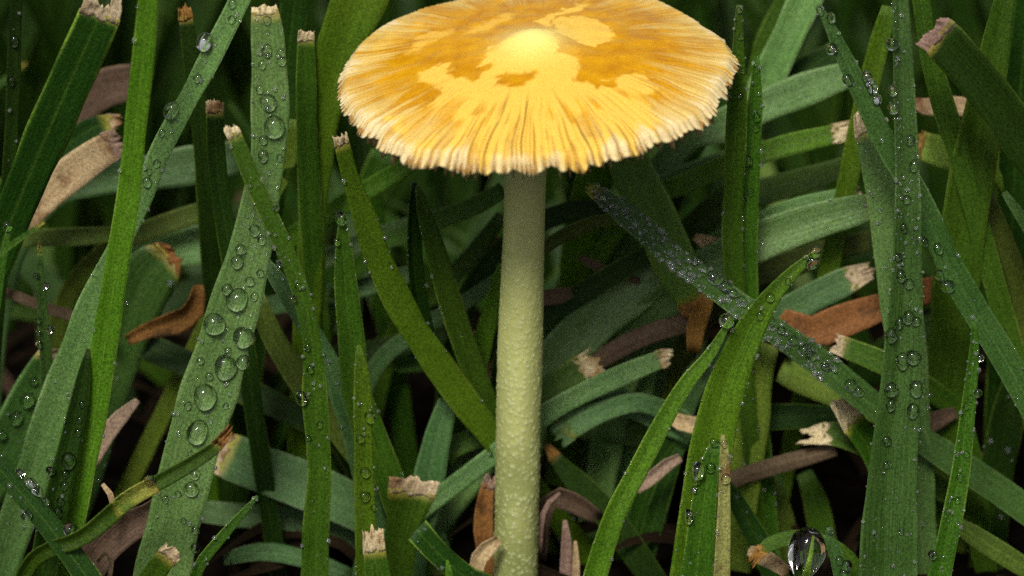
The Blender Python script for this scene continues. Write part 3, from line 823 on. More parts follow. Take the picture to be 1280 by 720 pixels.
grass('R2', 'wide bright blade hanging down behind the long diagonal dewy blade', 'bright',
      [(872, 386, 40), (845, 330, 52), (818, 268, 54), (790, 212, 50), (770, 160, 46)], (0.9, 1.4), root=True, twist=(0.25, 0.2), fold=0.15, cut=0.06, cutmat='orange', group=G_SHARP)
grass('R5', 'tall grooved blade widening towards its base with scattered beads', 'blue',
      [(1120, -60, 18), (1124, 0, 22), (1128, 100, 26), (1132, 200, 28), (1133, 265, 32), (1132, 330, 38), (1129, 400, 47), (1124, 480, 55), (1116, 560, 62), (1110, 640, 68), (1107, 720, 70), (1104, 770, 70)],
      (-0.4, -0.9), twist=(0.25, 0.1), fold=0.62, dew=190, edge=0.25, M_=12, group=G_SHARP,
      drops=[(1137, 173, 6.5), (1143, 206, 7), (1113, 55, 8), (1111, 135, 7.5), (1111, 113, 6), (1133, 250, 6), (1130, 285, 5), (1126, 346, 7), (1137, 355, 6), (1115, 420, 9), (1135, 398, 8),
             (1145, 402, 6), (1124, 403, 6), (1128, 452, 9), (1143, 446, 10), (1114, 486, 9.5), (1146, 485, 10), (1112, 506, 6.5), (1140, 514, 8.5), (1106, 580, 4), (1112, 580, 3.5), (1128, 663, 4), (1108, 550, 6), (1121, 320, 5)],
      dlabel='water drop on the tall grooved blade that widens to its base')
grass('R5b', 'pale wet blade with a tan tip partly hidden behind the tall grooved blade', 'pale',
      [(1076, 140, 20), (1084, 170, 32), (1098, 220, 38), (1110, 300, 44), (1125, 380, 50), (1135, 450, 48), (1140, 520, 46)], (0.4, 0.2), cut=0.2, jag=0.12, dew=60, twist=(0.2, 0.1), group=G_SHARP)
grass('R6', 'pointed blade with beads that crosses behind the tall grooved blade', 'blue',
      [(1022, 6, 7), (1036, 32, 13), (1050, 62, 19), (1075, 115, 25), (1105, 178, 29), (1135, 226, 30), (1160, 275, 31), (1190, 340, 33), (1222, 395, 33), (1256, 450, 35), (1290, 510, 35), (1330, 580, 35)],
      (-0.3, -0.1), twist=(0.3, 0.25), fold=0.3, dew=60, edge=0.6, group=G_SHARP,
      drops=[(1024, 12, 5), (1039, 22, 6), (1037, 62, 8), (1060, 100, 7), (1087, 95, 8), (1093, 107, 9), (1098, 122, 7), (1172, 310, 6), (1184, 357, 8), (1175, 344, 6), (1156, 303, 5)],
      dlabel='water drop on the pointed blade crossing behind the tall grooved blade')
grass('R7', 'broad very dark blade with a ragged pale brown tip leaning over', 'dark',
      [(1164, 40, 46), (1180, 52, 52), (1232, 112, 54), (1285, 185, 54), (1340, 270, 54), (1380, 350, 50)], (-0.2, 0.2), cut=0.09, cutmat='pink', jag=0.16, twist=(0.1, 0.1), fold=0.25, group=G_SHARP)
grass('R8', 'wide olive blade standing upright behind the very dark leaning blade', 'mid',
      [(1264, -40, 20), (1255, 0, 26), (1235, 100, 42), (1211, 230, 56), (1195, 340, 56), (1184, 440, 52), (1176, 540, 48)], (0.6, 0.8), twist=(0.2, 0.2), fold=0.35, group=G_SHARP)
grass('R9', 'narrow pointed blade with gleaming beads beside the tall grooved blade', 'mid',
      [(1218, 396, 5), (1217, 440, 14), (1213, 480, 17), (1206, 540, 20), (1198, 600, 23), (1182, 680, 27), (1166, 750, 29)], (-1.0, -1.1), twist=(0.3, 0.3), fold=0.35, dew=70, edge=0.5, group=G_SHARP,
      drops=[(1213, 497, 4), (1207, 508, 4), (1224, 492, 6), (1208, 567, 4), (1200, 597, 5), (1197, 625, 4), (1163, 692, 6), (1229, 448, 5)], dlabel='bead of water on the narrow pointed blade with gleaming edges')
grass('R10', 'thin bright blade curving up to a drop at its tip', 'bright',
      [(913, 398, 4), (888, 441, 14), (856, 480, 19), (826, 530, 22), (796, 588, 25), (768, 642, 27), (744, 715, 28), (732, 765, 28)], (-0.9, -0.9), twist=(0.35, 0.3), fold=0.3, dew=26, edge=0.9, group=G_SHARP,
      drops=[(906, 399, 9)], dlabel='clear round drop on the tip of the thin bright curving blade')
grass('R10b', 'large curved blade bending over to a pointed tip held by a drop', 'bright',
      [(1020, 316, 6), (988, 342, 17), (957, 378, 29), (931, 422, 42), (906, 482, 51), (889, 550, 54), (877, 630, 56), (866, 720, 57), (860, 770, 56)], (-0.8, -0.7), twist=(0.5, 0.1), fold=0.3, dew=60, edge=0.7, M_=10, group=G_SHARP,
      drops=[(1019, 314, 8), (1015, 329, 8.5), (963, 371, 6), (985, 352, 4), (950, 395, 5)], dlabel='clear drop on the large curved blade that bends to a point')
grass('R11', 'straw coloured withered shoot standing against the large curved blade', 'straw',
      [(903, 543, 4), (905, 570, 13), (904, 640, 16), (901, 720, 20), (899, 765, 20)], (-1.4, -1.4), twist=(0.3, 0.3), fold=0.4, dew=14, edge=0.6, group=G_SHARP,
      drops=[(907, 598, 6), (905, 555, 5)], dlabel='water drop on the straw coloured withered shoot')
grass('R11b', 'short rounded blade with a lens-like drop on its edge, against the large curved blade', 'mid',
      [(895, 553, 10), (888, 575, 22), (879, 630, 32), (872, 700, 38), (868, 765, 40)], (-1.15, -1.15), twist=(0.2, 0.2), fold=0.3, dew=36, edge=0.7, group=G_SHARP,
      drops=[(866, 587, 10), (893, 553, 6), (869, 601, 5), (856, 645, 7.5), (888, 585, 6), (866, 612, 4)], dlabel='clear lens-like drop on the short rounded blade')
grass('R12', 'upright dark blade with beaded edges close behind the rim of the cap', 'mid',
      [(923, 6, 5), (922, 60, 16), (920, 130, 24), (917, 210, 26), (914, 290, 26), (918, 360, 26), (925, 430, 24)], (0.2, 0.5), twist=(0.35, 0.2), fold=0.4, dew=40, edge=0.8, group=G_SHARP,
      drops=[(924, 13, 4), (926, 45, 3.5), (928, 90, 3.5), (926, 120, 3.5)], dlabel='bead of water on the upright dark blade close to the cap rim')
grass('R12b', 'upright brighter blade set with droplets next to the dark beaded blade', 'mid',
      [(946, 70, 6), (943, 130, 18), (938, 210, 24), (932, 300, 28), (932, 375, 30), (940, 460, 28)], (0.5, 0.7), twist=(0.3, 0.2), fold=0.3, dew=50, edge=0.6, group=G_SHARP,
      drops=[(946, 146, 5), (945, 161, 5), (934, 200, 6), (938, 240, 4), (929, 250, 4)], dlabel='droplet on the brighter upright blade next to the dark beaded blade')
grass('R20', 'low arching blade with an orange end beneath the large teardrop', 'mid',
      [(942, 702, 10), (960, 682, 18), (995, 672, 20), (1030, 678, 20), (1062, 700, 20), (1085, 740, 20)], (-0.9, -0.9), cut=0.14, cutmat='orange', twist=(0.5, 0.4), group=G_SHARP)
grass('R20b', 'fine spike of grass piercing the large teardrop of water', 'lime',
      [(1015, 672, 2), (1012, 690, 6), (1006, 720, 10), (1000, 760, 12)], (-1.3, -1.3), group=G_SHARP)
grass('R21', 'small beaded blade leaning by the base of the tall grooved blade', 'blue',
      [(1034, 660, 5), (1040, 680, 14), (1050, 710, 20), (1060, 750, 22)], (-1.1, -1.1), dew=30, edge=0.5, group=G_SHARP,
      drops=[(1036, 662, 5), (1049, 700, 5), (1058, 706, 7), (1055, 716, 6)], dlabel='bead of water on the small leaning blade by the tall grooved blade')
grass('R23', 'dark blade slanting down away from the straw shoot', 'dark', [(905, 600, 12), (925, 635, 24), (950, 680, 30), (975, 730, 30)], (0.1, 0.1), dew=10, group=G_SHARP)
grass('R18', 'curled cut blade with a tattered tan end lying by the brown stalk', 'mid',
      [(1012, 548, 20), (1040, 545, 30), (1075, 555, 34), (1120, 580, 34), (1170, 610, 32)], (0.5, 0.6), cut=0.18, cutmat='tip', jag=0.22, twist=(0.5, 0.2), fold=0.5, group=G_SHARP)
grass('R18b', 'bent blade end with a torn papery tan edge by the tall grooved blade', 'mid',
      [(1045, 505, 24), (1062, 528, 34), (1085, 560, 30), (1105, 600, 28)], (0.3, 0.5), cut=0.3, cutmat='tip', jag=0.15, twist=(0.6, 0.2), fold=0.5, group=G_SHARP)

# -- blades lying behind, softer in focus
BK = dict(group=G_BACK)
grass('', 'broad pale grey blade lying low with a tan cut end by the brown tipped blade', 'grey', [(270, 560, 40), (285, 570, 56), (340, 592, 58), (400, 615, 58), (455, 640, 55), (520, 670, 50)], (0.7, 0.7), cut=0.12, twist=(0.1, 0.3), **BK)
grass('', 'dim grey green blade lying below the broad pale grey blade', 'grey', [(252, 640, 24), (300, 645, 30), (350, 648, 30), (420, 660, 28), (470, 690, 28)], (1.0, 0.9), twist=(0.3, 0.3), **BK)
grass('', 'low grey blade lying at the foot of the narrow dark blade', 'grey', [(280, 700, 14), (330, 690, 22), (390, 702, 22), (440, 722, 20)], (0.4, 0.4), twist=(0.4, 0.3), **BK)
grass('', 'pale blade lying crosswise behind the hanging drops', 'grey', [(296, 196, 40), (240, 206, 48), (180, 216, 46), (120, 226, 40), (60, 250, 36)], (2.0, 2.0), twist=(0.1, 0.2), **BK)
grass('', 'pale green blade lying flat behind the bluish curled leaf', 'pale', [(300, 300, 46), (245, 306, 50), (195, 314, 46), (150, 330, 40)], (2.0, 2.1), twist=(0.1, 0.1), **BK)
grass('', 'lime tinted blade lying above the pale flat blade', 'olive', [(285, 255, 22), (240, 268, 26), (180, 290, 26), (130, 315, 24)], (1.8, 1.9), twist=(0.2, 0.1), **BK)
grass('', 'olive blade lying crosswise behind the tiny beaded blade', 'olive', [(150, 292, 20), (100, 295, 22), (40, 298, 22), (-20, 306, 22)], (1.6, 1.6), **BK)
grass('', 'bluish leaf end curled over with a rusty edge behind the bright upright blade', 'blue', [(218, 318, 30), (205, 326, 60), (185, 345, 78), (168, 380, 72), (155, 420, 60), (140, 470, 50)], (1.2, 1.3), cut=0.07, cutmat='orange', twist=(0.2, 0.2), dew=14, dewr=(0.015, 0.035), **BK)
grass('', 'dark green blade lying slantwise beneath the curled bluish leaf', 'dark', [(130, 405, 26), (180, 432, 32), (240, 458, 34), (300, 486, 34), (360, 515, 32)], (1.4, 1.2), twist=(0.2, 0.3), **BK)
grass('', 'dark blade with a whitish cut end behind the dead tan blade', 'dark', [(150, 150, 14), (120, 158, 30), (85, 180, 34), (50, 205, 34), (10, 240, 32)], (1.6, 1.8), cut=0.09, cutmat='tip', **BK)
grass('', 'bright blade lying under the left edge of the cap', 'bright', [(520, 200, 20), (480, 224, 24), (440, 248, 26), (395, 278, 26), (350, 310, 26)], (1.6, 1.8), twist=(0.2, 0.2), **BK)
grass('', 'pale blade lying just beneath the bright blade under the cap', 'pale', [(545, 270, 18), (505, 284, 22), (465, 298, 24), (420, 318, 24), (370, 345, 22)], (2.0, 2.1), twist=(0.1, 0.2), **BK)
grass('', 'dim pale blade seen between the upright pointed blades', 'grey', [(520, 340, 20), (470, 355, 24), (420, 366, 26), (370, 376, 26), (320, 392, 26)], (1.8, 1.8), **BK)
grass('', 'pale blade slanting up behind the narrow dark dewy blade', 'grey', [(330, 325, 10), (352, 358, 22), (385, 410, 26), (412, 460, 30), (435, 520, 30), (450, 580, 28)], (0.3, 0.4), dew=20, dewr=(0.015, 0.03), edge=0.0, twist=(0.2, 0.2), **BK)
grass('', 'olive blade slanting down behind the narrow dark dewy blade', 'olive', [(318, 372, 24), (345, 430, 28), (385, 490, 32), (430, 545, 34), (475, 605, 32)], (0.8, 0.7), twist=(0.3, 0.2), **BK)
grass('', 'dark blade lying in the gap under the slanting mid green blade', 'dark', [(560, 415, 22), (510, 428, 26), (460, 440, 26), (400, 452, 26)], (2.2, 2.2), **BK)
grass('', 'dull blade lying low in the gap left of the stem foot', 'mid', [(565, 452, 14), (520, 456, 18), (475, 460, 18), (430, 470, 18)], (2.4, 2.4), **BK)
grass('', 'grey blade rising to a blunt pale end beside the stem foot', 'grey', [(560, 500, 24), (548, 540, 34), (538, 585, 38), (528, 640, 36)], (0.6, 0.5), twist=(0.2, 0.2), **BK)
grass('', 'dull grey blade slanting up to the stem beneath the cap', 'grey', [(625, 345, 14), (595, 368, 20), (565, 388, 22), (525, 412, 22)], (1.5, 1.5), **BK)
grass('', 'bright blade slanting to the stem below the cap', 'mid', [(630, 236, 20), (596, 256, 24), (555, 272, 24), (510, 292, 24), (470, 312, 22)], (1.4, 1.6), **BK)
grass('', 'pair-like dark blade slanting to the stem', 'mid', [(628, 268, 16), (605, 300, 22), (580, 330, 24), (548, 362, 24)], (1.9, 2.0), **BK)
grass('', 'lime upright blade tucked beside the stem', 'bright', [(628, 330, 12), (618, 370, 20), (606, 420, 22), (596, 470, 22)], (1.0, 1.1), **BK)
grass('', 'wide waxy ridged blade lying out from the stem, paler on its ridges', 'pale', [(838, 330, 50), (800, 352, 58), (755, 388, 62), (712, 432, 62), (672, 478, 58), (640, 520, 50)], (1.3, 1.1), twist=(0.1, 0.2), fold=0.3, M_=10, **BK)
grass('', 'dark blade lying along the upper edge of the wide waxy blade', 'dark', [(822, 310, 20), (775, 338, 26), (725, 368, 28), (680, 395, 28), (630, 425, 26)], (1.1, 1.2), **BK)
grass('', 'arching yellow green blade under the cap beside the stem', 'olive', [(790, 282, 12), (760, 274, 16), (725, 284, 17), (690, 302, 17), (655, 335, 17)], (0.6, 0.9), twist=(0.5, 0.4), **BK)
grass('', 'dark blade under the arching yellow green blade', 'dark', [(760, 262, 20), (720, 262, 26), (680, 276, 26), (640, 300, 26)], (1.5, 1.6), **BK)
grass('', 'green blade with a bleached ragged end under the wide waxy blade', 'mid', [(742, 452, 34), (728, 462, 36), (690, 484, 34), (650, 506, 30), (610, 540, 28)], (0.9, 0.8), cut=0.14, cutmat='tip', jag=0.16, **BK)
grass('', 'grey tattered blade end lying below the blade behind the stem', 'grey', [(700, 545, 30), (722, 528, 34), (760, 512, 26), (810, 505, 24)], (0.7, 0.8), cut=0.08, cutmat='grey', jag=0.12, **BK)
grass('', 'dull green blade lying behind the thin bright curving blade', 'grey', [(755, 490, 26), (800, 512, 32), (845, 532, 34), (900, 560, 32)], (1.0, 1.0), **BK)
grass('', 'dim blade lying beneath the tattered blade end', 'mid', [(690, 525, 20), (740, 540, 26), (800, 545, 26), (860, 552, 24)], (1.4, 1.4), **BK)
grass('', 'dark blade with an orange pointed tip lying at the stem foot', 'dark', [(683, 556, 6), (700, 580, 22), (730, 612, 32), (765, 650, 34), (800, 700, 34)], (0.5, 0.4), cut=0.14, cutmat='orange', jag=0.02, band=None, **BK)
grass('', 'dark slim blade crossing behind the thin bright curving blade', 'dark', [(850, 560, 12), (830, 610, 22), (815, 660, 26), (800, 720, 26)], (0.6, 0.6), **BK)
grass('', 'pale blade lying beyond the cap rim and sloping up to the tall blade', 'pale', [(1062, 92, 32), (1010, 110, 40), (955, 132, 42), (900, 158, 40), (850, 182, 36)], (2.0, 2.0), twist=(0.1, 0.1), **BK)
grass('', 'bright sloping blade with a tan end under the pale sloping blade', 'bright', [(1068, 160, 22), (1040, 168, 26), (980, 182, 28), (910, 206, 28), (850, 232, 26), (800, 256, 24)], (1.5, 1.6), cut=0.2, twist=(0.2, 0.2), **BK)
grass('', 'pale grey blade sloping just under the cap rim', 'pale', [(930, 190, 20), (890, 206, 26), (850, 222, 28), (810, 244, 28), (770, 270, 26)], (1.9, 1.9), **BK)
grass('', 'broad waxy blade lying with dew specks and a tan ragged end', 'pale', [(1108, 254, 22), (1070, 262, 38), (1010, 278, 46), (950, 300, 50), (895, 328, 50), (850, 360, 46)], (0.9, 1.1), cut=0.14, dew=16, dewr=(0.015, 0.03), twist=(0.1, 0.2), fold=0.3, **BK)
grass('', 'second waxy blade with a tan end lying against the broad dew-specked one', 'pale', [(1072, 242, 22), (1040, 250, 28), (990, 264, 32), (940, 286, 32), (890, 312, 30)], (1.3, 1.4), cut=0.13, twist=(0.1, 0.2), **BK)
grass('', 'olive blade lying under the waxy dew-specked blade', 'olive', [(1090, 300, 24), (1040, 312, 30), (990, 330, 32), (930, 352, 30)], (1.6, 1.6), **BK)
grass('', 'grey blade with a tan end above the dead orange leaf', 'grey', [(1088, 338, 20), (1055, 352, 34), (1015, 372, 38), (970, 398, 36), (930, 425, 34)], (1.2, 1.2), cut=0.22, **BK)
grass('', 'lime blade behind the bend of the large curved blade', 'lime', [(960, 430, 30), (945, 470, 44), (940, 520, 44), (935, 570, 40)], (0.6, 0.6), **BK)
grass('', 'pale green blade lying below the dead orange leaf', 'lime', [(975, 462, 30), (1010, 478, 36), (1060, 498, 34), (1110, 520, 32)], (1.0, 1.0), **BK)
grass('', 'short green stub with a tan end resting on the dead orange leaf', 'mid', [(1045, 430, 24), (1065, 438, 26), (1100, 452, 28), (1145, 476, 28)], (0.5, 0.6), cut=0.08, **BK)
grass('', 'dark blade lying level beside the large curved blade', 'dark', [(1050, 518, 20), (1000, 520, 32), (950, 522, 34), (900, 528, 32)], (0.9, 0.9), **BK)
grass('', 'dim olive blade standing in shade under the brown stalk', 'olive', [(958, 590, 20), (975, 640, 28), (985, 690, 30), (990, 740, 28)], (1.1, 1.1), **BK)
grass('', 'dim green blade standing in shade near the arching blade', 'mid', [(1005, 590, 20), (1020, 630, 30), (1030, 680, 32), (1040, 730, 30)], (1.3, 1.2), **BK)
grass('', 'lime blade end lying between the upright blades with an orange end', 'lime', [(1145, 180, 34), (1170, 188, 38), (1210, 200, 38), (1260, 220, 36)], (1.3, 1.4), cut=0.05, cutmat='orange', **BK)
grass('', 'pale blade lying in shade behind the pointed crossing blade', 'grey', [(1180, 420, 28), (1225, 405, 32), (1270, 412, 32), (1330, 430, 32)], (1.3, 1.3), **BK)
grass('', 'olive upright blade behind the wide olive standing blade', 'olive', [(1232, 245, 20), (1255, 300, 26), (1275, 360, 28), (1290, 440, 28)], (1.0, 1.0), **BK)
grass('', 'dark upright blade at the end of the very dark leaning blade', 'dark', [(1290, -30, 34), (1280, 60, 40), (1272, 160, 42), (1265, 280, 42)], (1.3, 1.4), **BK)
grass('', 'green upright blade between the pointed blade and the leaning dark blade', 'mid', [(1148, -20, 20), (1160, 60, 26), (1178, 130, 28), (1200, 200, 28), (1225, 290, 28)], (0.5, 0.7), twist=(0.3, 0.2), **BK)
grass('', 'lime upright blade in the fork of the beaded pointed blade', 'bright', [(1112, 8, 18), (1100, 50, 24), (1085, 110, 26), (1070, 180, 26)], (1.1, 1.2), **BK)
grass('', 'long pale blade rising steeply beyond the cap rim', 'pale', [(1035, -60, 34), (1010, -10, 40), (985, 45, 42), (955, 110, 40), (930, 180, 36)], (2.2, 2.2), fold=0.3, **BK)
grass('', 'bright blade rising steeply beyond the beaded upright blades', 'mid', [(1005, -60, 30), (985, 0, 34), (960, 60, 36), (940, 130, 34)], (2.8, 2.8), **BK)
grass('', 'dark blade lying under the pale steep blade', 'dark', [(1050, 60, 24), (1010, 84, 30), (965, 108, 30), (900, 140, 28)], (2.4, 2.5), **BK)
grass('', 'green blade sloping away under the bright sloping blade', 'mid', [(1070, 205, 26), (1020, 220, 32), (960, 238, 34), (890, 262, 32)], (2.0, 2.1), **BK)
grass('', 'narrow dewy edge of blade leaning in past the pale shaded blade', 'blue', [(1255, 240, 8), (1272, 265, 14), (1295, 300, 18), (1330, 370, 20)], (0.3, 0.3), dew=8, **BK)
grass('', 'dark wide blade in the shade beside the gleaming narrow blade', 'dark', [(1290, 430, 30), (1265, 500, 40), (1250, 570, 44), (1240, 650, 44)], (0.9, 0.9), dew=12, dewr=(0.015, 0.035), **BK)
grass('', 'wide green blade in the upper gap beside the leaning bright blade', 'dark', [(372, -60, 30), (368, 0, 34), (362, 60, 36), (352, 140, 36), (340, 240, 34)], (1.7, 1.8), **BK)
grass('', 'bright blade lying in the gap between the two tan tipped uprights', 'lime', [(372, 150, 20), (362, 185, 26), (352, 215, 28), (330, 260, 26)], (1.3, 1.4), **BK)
grass('', 'dark wide blade lying below the cap between the slanting blades', 'mid', [(480, 190, 30), (462, 240, 34), (470, 300, 34), (480, 370, 30)], (2.6, 2.6), **BK)
grass('', 'dark blade under the cap rim beyond the wide bright hanging blade', 'dark', [(720, 200, 40), (735, 240, 44), (742, 280, 44), (735, 340, 40)], (2.5, 2.6), **BK)

# -- dead blades and litter
DR = dict(group=G_DRY, cat='dead grass', root=False)
grass('', 'broad dead tan blade with a frayed pale end behind the torn tip blade', 'tan', [(150, 178, 34), (132, 186, 42), (95, 212, 44), (60, 242, 42), (20, 280, 40)], (1.0, 1.2), cut=0.1, cutmat='pink', jag=0.15, name='dead_grass', **DR)
grass('', 'dim brown dead blade lying behind the dead tan blade', 'brown', [(170, 100, 40), (130, 110, 50), (100, 130, 50), (60, 160, 46)], (2.2, 2.3), name='dead_grass', **DR)
grass('', 'thin brown stalk lying behind the tiny beaded blade', 'brown', [(-20, 356, 10), (20, 370, 13), (60, 386, 14), (100, 398, 14), (140, 420, 14)], (1.0, 1.0), name='dead_grass', **DR)
grass('', 'rusty curled dead leaf beside the broad dewy blade', 'orange', [(245, 356, 14), (238, 385, 30), (215, 402, 30), (185, 412, 20), (160, 425, 14)], (0.9, 1.0), fold=0.6, twist=(0.7, 0.0), name='dead_grass', **DR)
grass('', 'brown strip lying behind the lime tinted blade', 'brown', [(290, 268, 14), (240, 285, 18), (195, 302, 18), (150, 325, 16)], (2.2, 2.2), name='dead_grass', **DR)
grass('', 'pinkish brown dead tip beside the bright upright blade', 'pink', [(172, 500, 8), (150, 522, 20), (132, 545, 22), (112, 580, 20)], (0.3, 0.3), name='dead_grass', **DR)
grass('', 'crumpled brown dead leaf under the yellow jointed blade', 'brown', [(200, 625, 26), (180, 645, 44), (155, 660, 50), (125, 690, 46), (105, 730, 40)], (-0.6, -0.7), fold=0.6, twist=(0.5, -0.3), jitter=0.5, name='dead_grass', **DR)
grass('', 'thin curled dead shred at the base of the bright upright blade', 'tan', [(128, 605, 5), (138, 618, 8), (142, 635, 8), (136, 660, 8)], (-0.9, -0.9), name='dead_grass', **DR)
grass('', 'thin looping dead shred by the cut stub', 'brown', [(122, 702, 4), (133, 690, 6), (140, 706, 6), (134, 730, 6)], (-1.2, -1.2), name='dead_grass', **DR)
grass('', 'papery dead blade standing against the foot of the stem', 'orange', [(612, 596, 14), (606, 625, 22), (604, 660, 24), (608, 700, 22), (606, 745, 20)], (0.1, 0.1), cut=0.1, cutmat='pink', fold=0.5, name='dead_grass', **DR)
grass('', 'crumpled tan scrap curled at the stem foot', 'tan', [(622, 672, 12), (606, 686, 22), (596, 706, 18), (600, 740, 14)], (-0.3, -0.3), fold=0.7, twist=(0.6, -0.4), name='dead_grass', **DR)
grass('', 'pinkish withered shoot standing just beside the stem', 'pink', [(706, 650, 5), (708, 680, 13), (707, 715, 14), (705, 755, 13)], (0.0, 0.0), fold=0.5, name='dead_grass', **DR)
grass('', 'shorter withered tan shoot beside the pinkish one', 'tan', [(719, 676, 4), (720, 705, 10), (719, 750, 11)], (-0.1, -0.1), fold=0.5, name='dead_grass', **DR)
grass('', 'brown curl of dead blade arching by the stem foot', 'brown', [(750, 648, 16), (720, 628, 26), (692, 620, 26), (678, 645, 18), (676, 700, 12)], (0.4, 0.3), fold=0.4, twist=(0.5, 0.4), name='dead_grass', **DR)
grass('', 'thin pink loop of dead shred by the stem foot', 'pink', [(700, 616, 3), (686, 628, 6), (677, 650, 7), (674, 690, 7)], (0.05, 0.05), name='dead_grass', **DR)
grass('', 'brown dry stalk lying behind the thin bright curving blade', 'brown', [(890, 398, 18), (860, 404, 24), (810, 418, 24), (765, 440, 24), (720, 470, 22)], (0.9, 0.9), fold=-0.4, name='dead_grass', **DR)
grass('', 'small rusty scrap where the long diagonal blade crosses the dry stalk', 'orange', [(886, 366, 14), (878, 385, 24), (870, 410, 24), (868, 440, 16)], (0.7, 0.8), fold=0.5, name='dead_grass', **DR)
grass('', 'long dead orange leaf behind the tall grooved blade', 'orange', [(1172, 358, 26), (1150, 366, 34), (1100, 384, 38), (1050, 402, 44), (1012, 416, 44), (985, 400, 34), (975, 440, 26)], (0.8, 0.9), fold=0.2, jitter=0.3, name='dead_grass', **DR)
grass('', 'brown dead stalk lying beside the straw coloured shoot', 'brown', [(1045, 562, 18), (1015, 570, 21), (970, 582, 22), (920, 598, 22), (870, 625, 22)], (0.5, 0.5), fold=-0.4, name='dead_grass', **DR)
grass('', 'brown curl behind the tall grooved blade near its drops', 'brown', [(1195, 515, 14), (1170, 525, 24), (1145, 540, 26), (1110, 560, 24)], (0.7, 0.7), fold=0.3, name='dead_grass', **DR)
grass('', 'purplish dead stalk standing behind the pointed crossing blade', 'pink', [(1246, 290, 12), (1256, 330, 18), (1260, 380, 18), (1262, 450, 18)], (1.5, 1.5), name='dead_grass', **DR)
grass('', 'dim brown leaf lying in shade beyond the gleaming narrow blade', 'brown', [(1255, 555, 20), (1235, 580, 40), (1225, 620, 44), (1220, 670, 40)], (1.0, 1.0), fold=0.4, twist=(0.3, 0.3), name='dead_grass', **DR)
grass('', 'tan dead strip lying in shade under the gleaming narrow blade', 'olive', [(1190, 650, 14), (1215, 668, 26), (1250, 690, 28), (1290, 715, 26)], (-0.2, -0.2), name='dead_grass', **DR)
grass('', 'tan scrap lying between the pointed blades', 'tan', [(1140, 128, 12), (1160, 134, 22), (1195, 132, 24), (1235, 140, 20)], (1.6, 1.6), name='dead_grass', **DR)
grass('', 'pale shred showing beside the bend in the upright blades', 'tan', [(868, 296, 10), (882, 304, 20), (902, 308, 20), (930, 320, 16)], (1.2, 1.2), fold=0.5, name='dead_grass', **DR)
grass('', 'brown shred lying behind the stem under the cap', 'brown', [(725, 322, 8), (745, 332, 12), (768, 342, 10), (800, 352, 8)], (1.2, 1.2), name='dead_grass', **DR)
grass('', 'brown scrap lying close beside the stem', 'brown', [(715, 365, 12), (698, 370, 20), (680, 372, 20), (655, 378, 18)], (0.9, 0.9), name='dead_grass', **DR)
grass('', 'tan scrap low beside the large curved blade', 'tan', [(835, 520, 12), (855, 530, 22), (880, 532, 20), (910, 540, 16)], (0.6, 0.6), fold=0.6, name='dead_grass', **DR)
grass('', 'pinkish scrap caught under the thin bright curving blade', 'pink', [(850, 570, 10), (832, 580, 16), (815, 596, 18), (795, 610, 16)], (0.3, 0.3), fold=0.7, twist=(0.5, 0), name='dead_grass', **DR)
grass('', 'tan scrap on the soil by the base of the straw shoot', 'tan', [(935, 688, 12), (948, 694, 22), (965, 702, 20), (985, 715, 16)], (-0.6, -0.6), fold=0.6, name='dead_grass', **DR)
grass('', 'small pale dead bit in the gap beside the pointed dark blade', 'tan', [(598, 412, 18), (600, 428, 22), (604, 446, 20), (606, 480, 16)], (1.3, 1.3), name='dead_grass', **DR)
grass('', 'rusty bit of dead blade beside the stem under the cap', 'orange', [(622, 296, 14), (612, 310, 20), (604, 330, 20), (596, 356, 16)], (2.0, 2.0), name='dead_grass', **DR)

# -- the large teardrop of water held among the low blades
def teardrop():
    nr, na = 26, 36
    vs_, fs = [], []
    for i in range(nr + 1):
        t = i / nr
        r = 0.165 * math.sin(math.pi * min(1.0, t ** 0.72)) ** 0.75 if 0 < t < 1 else 0.0005
        for j in range(na):
            a = 2 * math.pi * j / na
            k = 1 + 0.05 * math.cos(7 * a + 2 * t) * math.sin(math.pi * t)
            vs_.append((k * r * math.cos(a), k * r * math.sin(a), 0.36 - 0.56 * t))
    for i in range(nr):
        for j in range(na):
            fs.append((i * na + j, (i + 1) * na + j, (i + 1) * na + (j + 1) % na, i * na + (j + 1) % na))
    o = link('water_drop', np_mesh('teardrop', vs_, fs, M['water']), None, 'large clear teardrop of water pierced by a fine spike of grass', 'water drop', 'water drops on the grass')
    o.location = P(1005, 705, -1.3)
    o.rotation_euler = (0.1, 0.12, 0)
teardrop()

# ------------------------------------------------------------------ more of the same turf, further back: single blades
def wild(name_seed, x, y, h, lean, az, w, mat, label, group, fold=0.25, tipw=0.1, curl=0.0):
    """A blade growing from the soil at (x, y), h long, leaning by lean radians towards azimuth az."""
    r = random.Random(name_seed)
    pts = []
    n = 5
    p = Vector((x, y, -0.25)); ln = lean * 0.35
    st = h / n
    for i in range(n + 1):
        t = i / n
        pts.append((p.copy(), w * (0.75 + 0.5 * t if t < 0.4 else 0.95 * (1 - (t - 0.4) / 0.6 * (1 - tipw)))))
        ln = min(ln + lean * 0.75 / n + curl / n, 1.75)
        p = p + Vector((math.cos(az) * math.sin(ln), math.sin(az) * math.sin(ln), math.cos(ln))) * st
        if p.z < 0.1: p.z = 0.1
    pts.reverse()
    b = Blade(pts, 3, (r.uniform(-0.8, 0.8), r.uniform(-0.8, 0.8)), fold)
    return b
wr = random.Random(77)
turf_col = {'mid': 'mid green', 'dark': 'dark green', 'bright': 'fresh bright green', 'grey': 'grey green waxy', 'olive': 'olive yellow', 'brown': 'dead brown'}
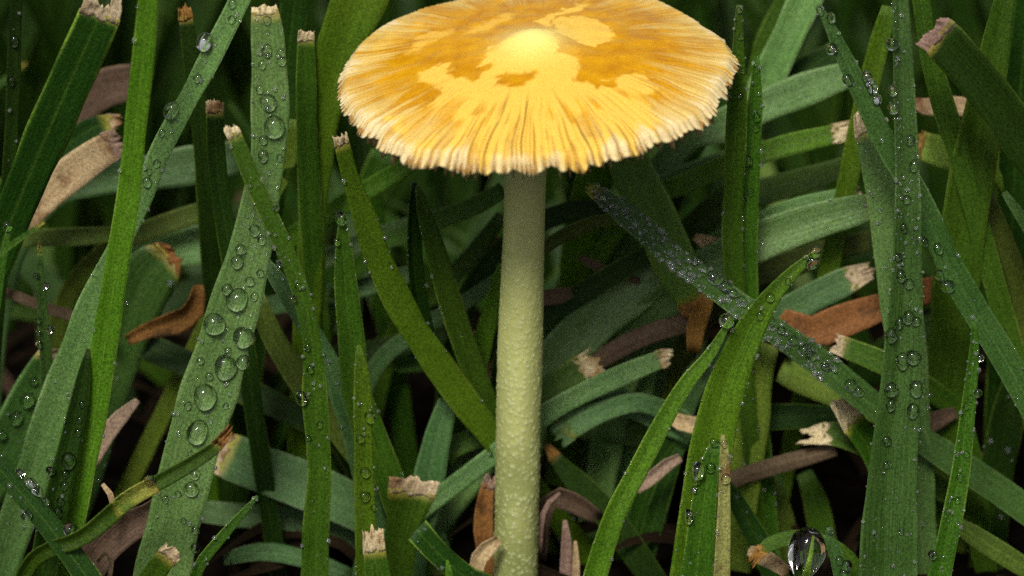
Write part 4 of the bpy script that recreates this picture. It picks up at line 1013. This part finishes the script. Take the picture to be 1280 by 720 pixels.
for i in range(45):
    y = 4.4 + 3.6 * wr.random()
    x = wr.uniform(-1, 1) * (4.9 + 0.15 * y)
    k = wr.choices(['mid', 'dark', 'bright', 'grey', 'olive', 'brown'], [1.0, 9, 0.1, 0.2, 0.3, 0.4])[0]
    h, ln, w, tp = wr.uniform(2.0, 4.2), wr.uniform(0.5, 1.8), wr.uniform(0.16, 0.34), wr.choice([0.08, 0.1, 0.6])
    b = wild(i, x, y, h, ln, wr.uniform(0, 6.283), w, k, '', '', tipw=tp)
    me = b.mesh('leaf', k, 0, 6, 0.05, i, step=0.22)
    base = Vector(b.Pn[-1])
    me.transform(Matrix.Translation(-base))
    lab = '%s %s %s blade with %s tip %s in turf beyond the mushroom' % (
        'long' if h > 3.5 else 'short' if h < 2.7 else 'middling', 'wide' if w > 0.28 else 'narrow' if w < 0.21 else 'slim', turf_col[k],
        'blunt' if tp > 0.5 else 'pointed', 'standing' if ln < 0.85 else 'leaning' if ln < 1.3 else 'bent over')
    o = link('dead_grass' if k == 'brown' else 'grass_blade', me, None, lab, 'dead grass' if k == 'brown' else 'grass blade', 'turf beyond the mushroom')
    o.location = base

def mass(name, label, cat, mat, spots, seed, hr, wrg, lr, M_=4):
    """Uncountable grass: many blades in one mesh."""
    r = random.Random(seed)
    Vs, Fs, Us, n0 = [], [], [], 0
    for (x, y) in spots:
        b = wild(r.random(), x, y, r.uniform(*hr), r.uniform(*lr), r.uniform(0, 6.283), r.uniform(*wrg), mat, '', '')
        qs = np.linspace(0, b.len, 9); us = np.linspace(-0.5, 0.5, 4)
        Q, U = np.meshgrid(qs, us, indexing='ij')
        A, _ = b.surf(Q, U, 1.0)
        idx = np.arange(36).reshape(9, 4) + n0
        Fs.append(np.stack([idx[:-1, :-1], idx[:-1, 1:], idx[1:, 1:], idx[1:, :-1]], -1).reshape(-1, 4))
        Vs.append(A.reshape(-1, 3)); Us.append(np.stack([U + 0.5, Q], -1).reshape(-1, 2)); n0 += 36
    return link(name, np_mesh(name, np.concatenate(Vs), np.concatenate(Fs), M[mat], np.concatenate(Us)), None, label, cat, None, 'stuff')
mr = random.Random(5)
def spots(n, f):
    out = []
    while len(out) < n:
        x, y = mr.uniform(-20, 20), mr.uniform(-10, 34)
        if f(x, y): out.append((x, y))
    return out
side = lambda x, y: (abs(x) > 7.0 + max(0, y) * 0.12 and y < 10 and abs(x) < 15 and y > -5)
mass('lawn_grass', 'mass of green lawn grass growing round the mushroom', 'grass', 'mid', spots(1100, side), 6, (4.0, 6.5), (0.18, 0.36), (0.2, 0.9))  # unseen grass at the sides, raised to cut low skylight
mass('shaded_lawn', 'mass of tall dark lawn grass growing further behind the mushroom', 'grass', 'dark', spots(2200, lambda x, y: 7.5 < y < 24), 7, (4.5, 7.0), (0.2, 0.36), (0.1, 0.7))  # grown tall and dense to screen low skylight and darken the gaps
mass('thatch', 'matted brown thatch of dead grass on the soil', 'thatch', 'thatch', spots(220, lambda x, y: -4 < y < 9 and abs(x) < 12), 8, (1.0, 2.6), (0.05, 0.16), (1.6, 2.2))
for o in sc.objects:                        # light focused by the water on to the leaves
    if o.type != 'MESH': continue
    if o.name.startswith(('water_drop',)): o.cycles.is_caustics_caster = True
    elif o.name.startswith(('leaf', 'grass_blade')): o.cycles.is_caustics_receiver = True
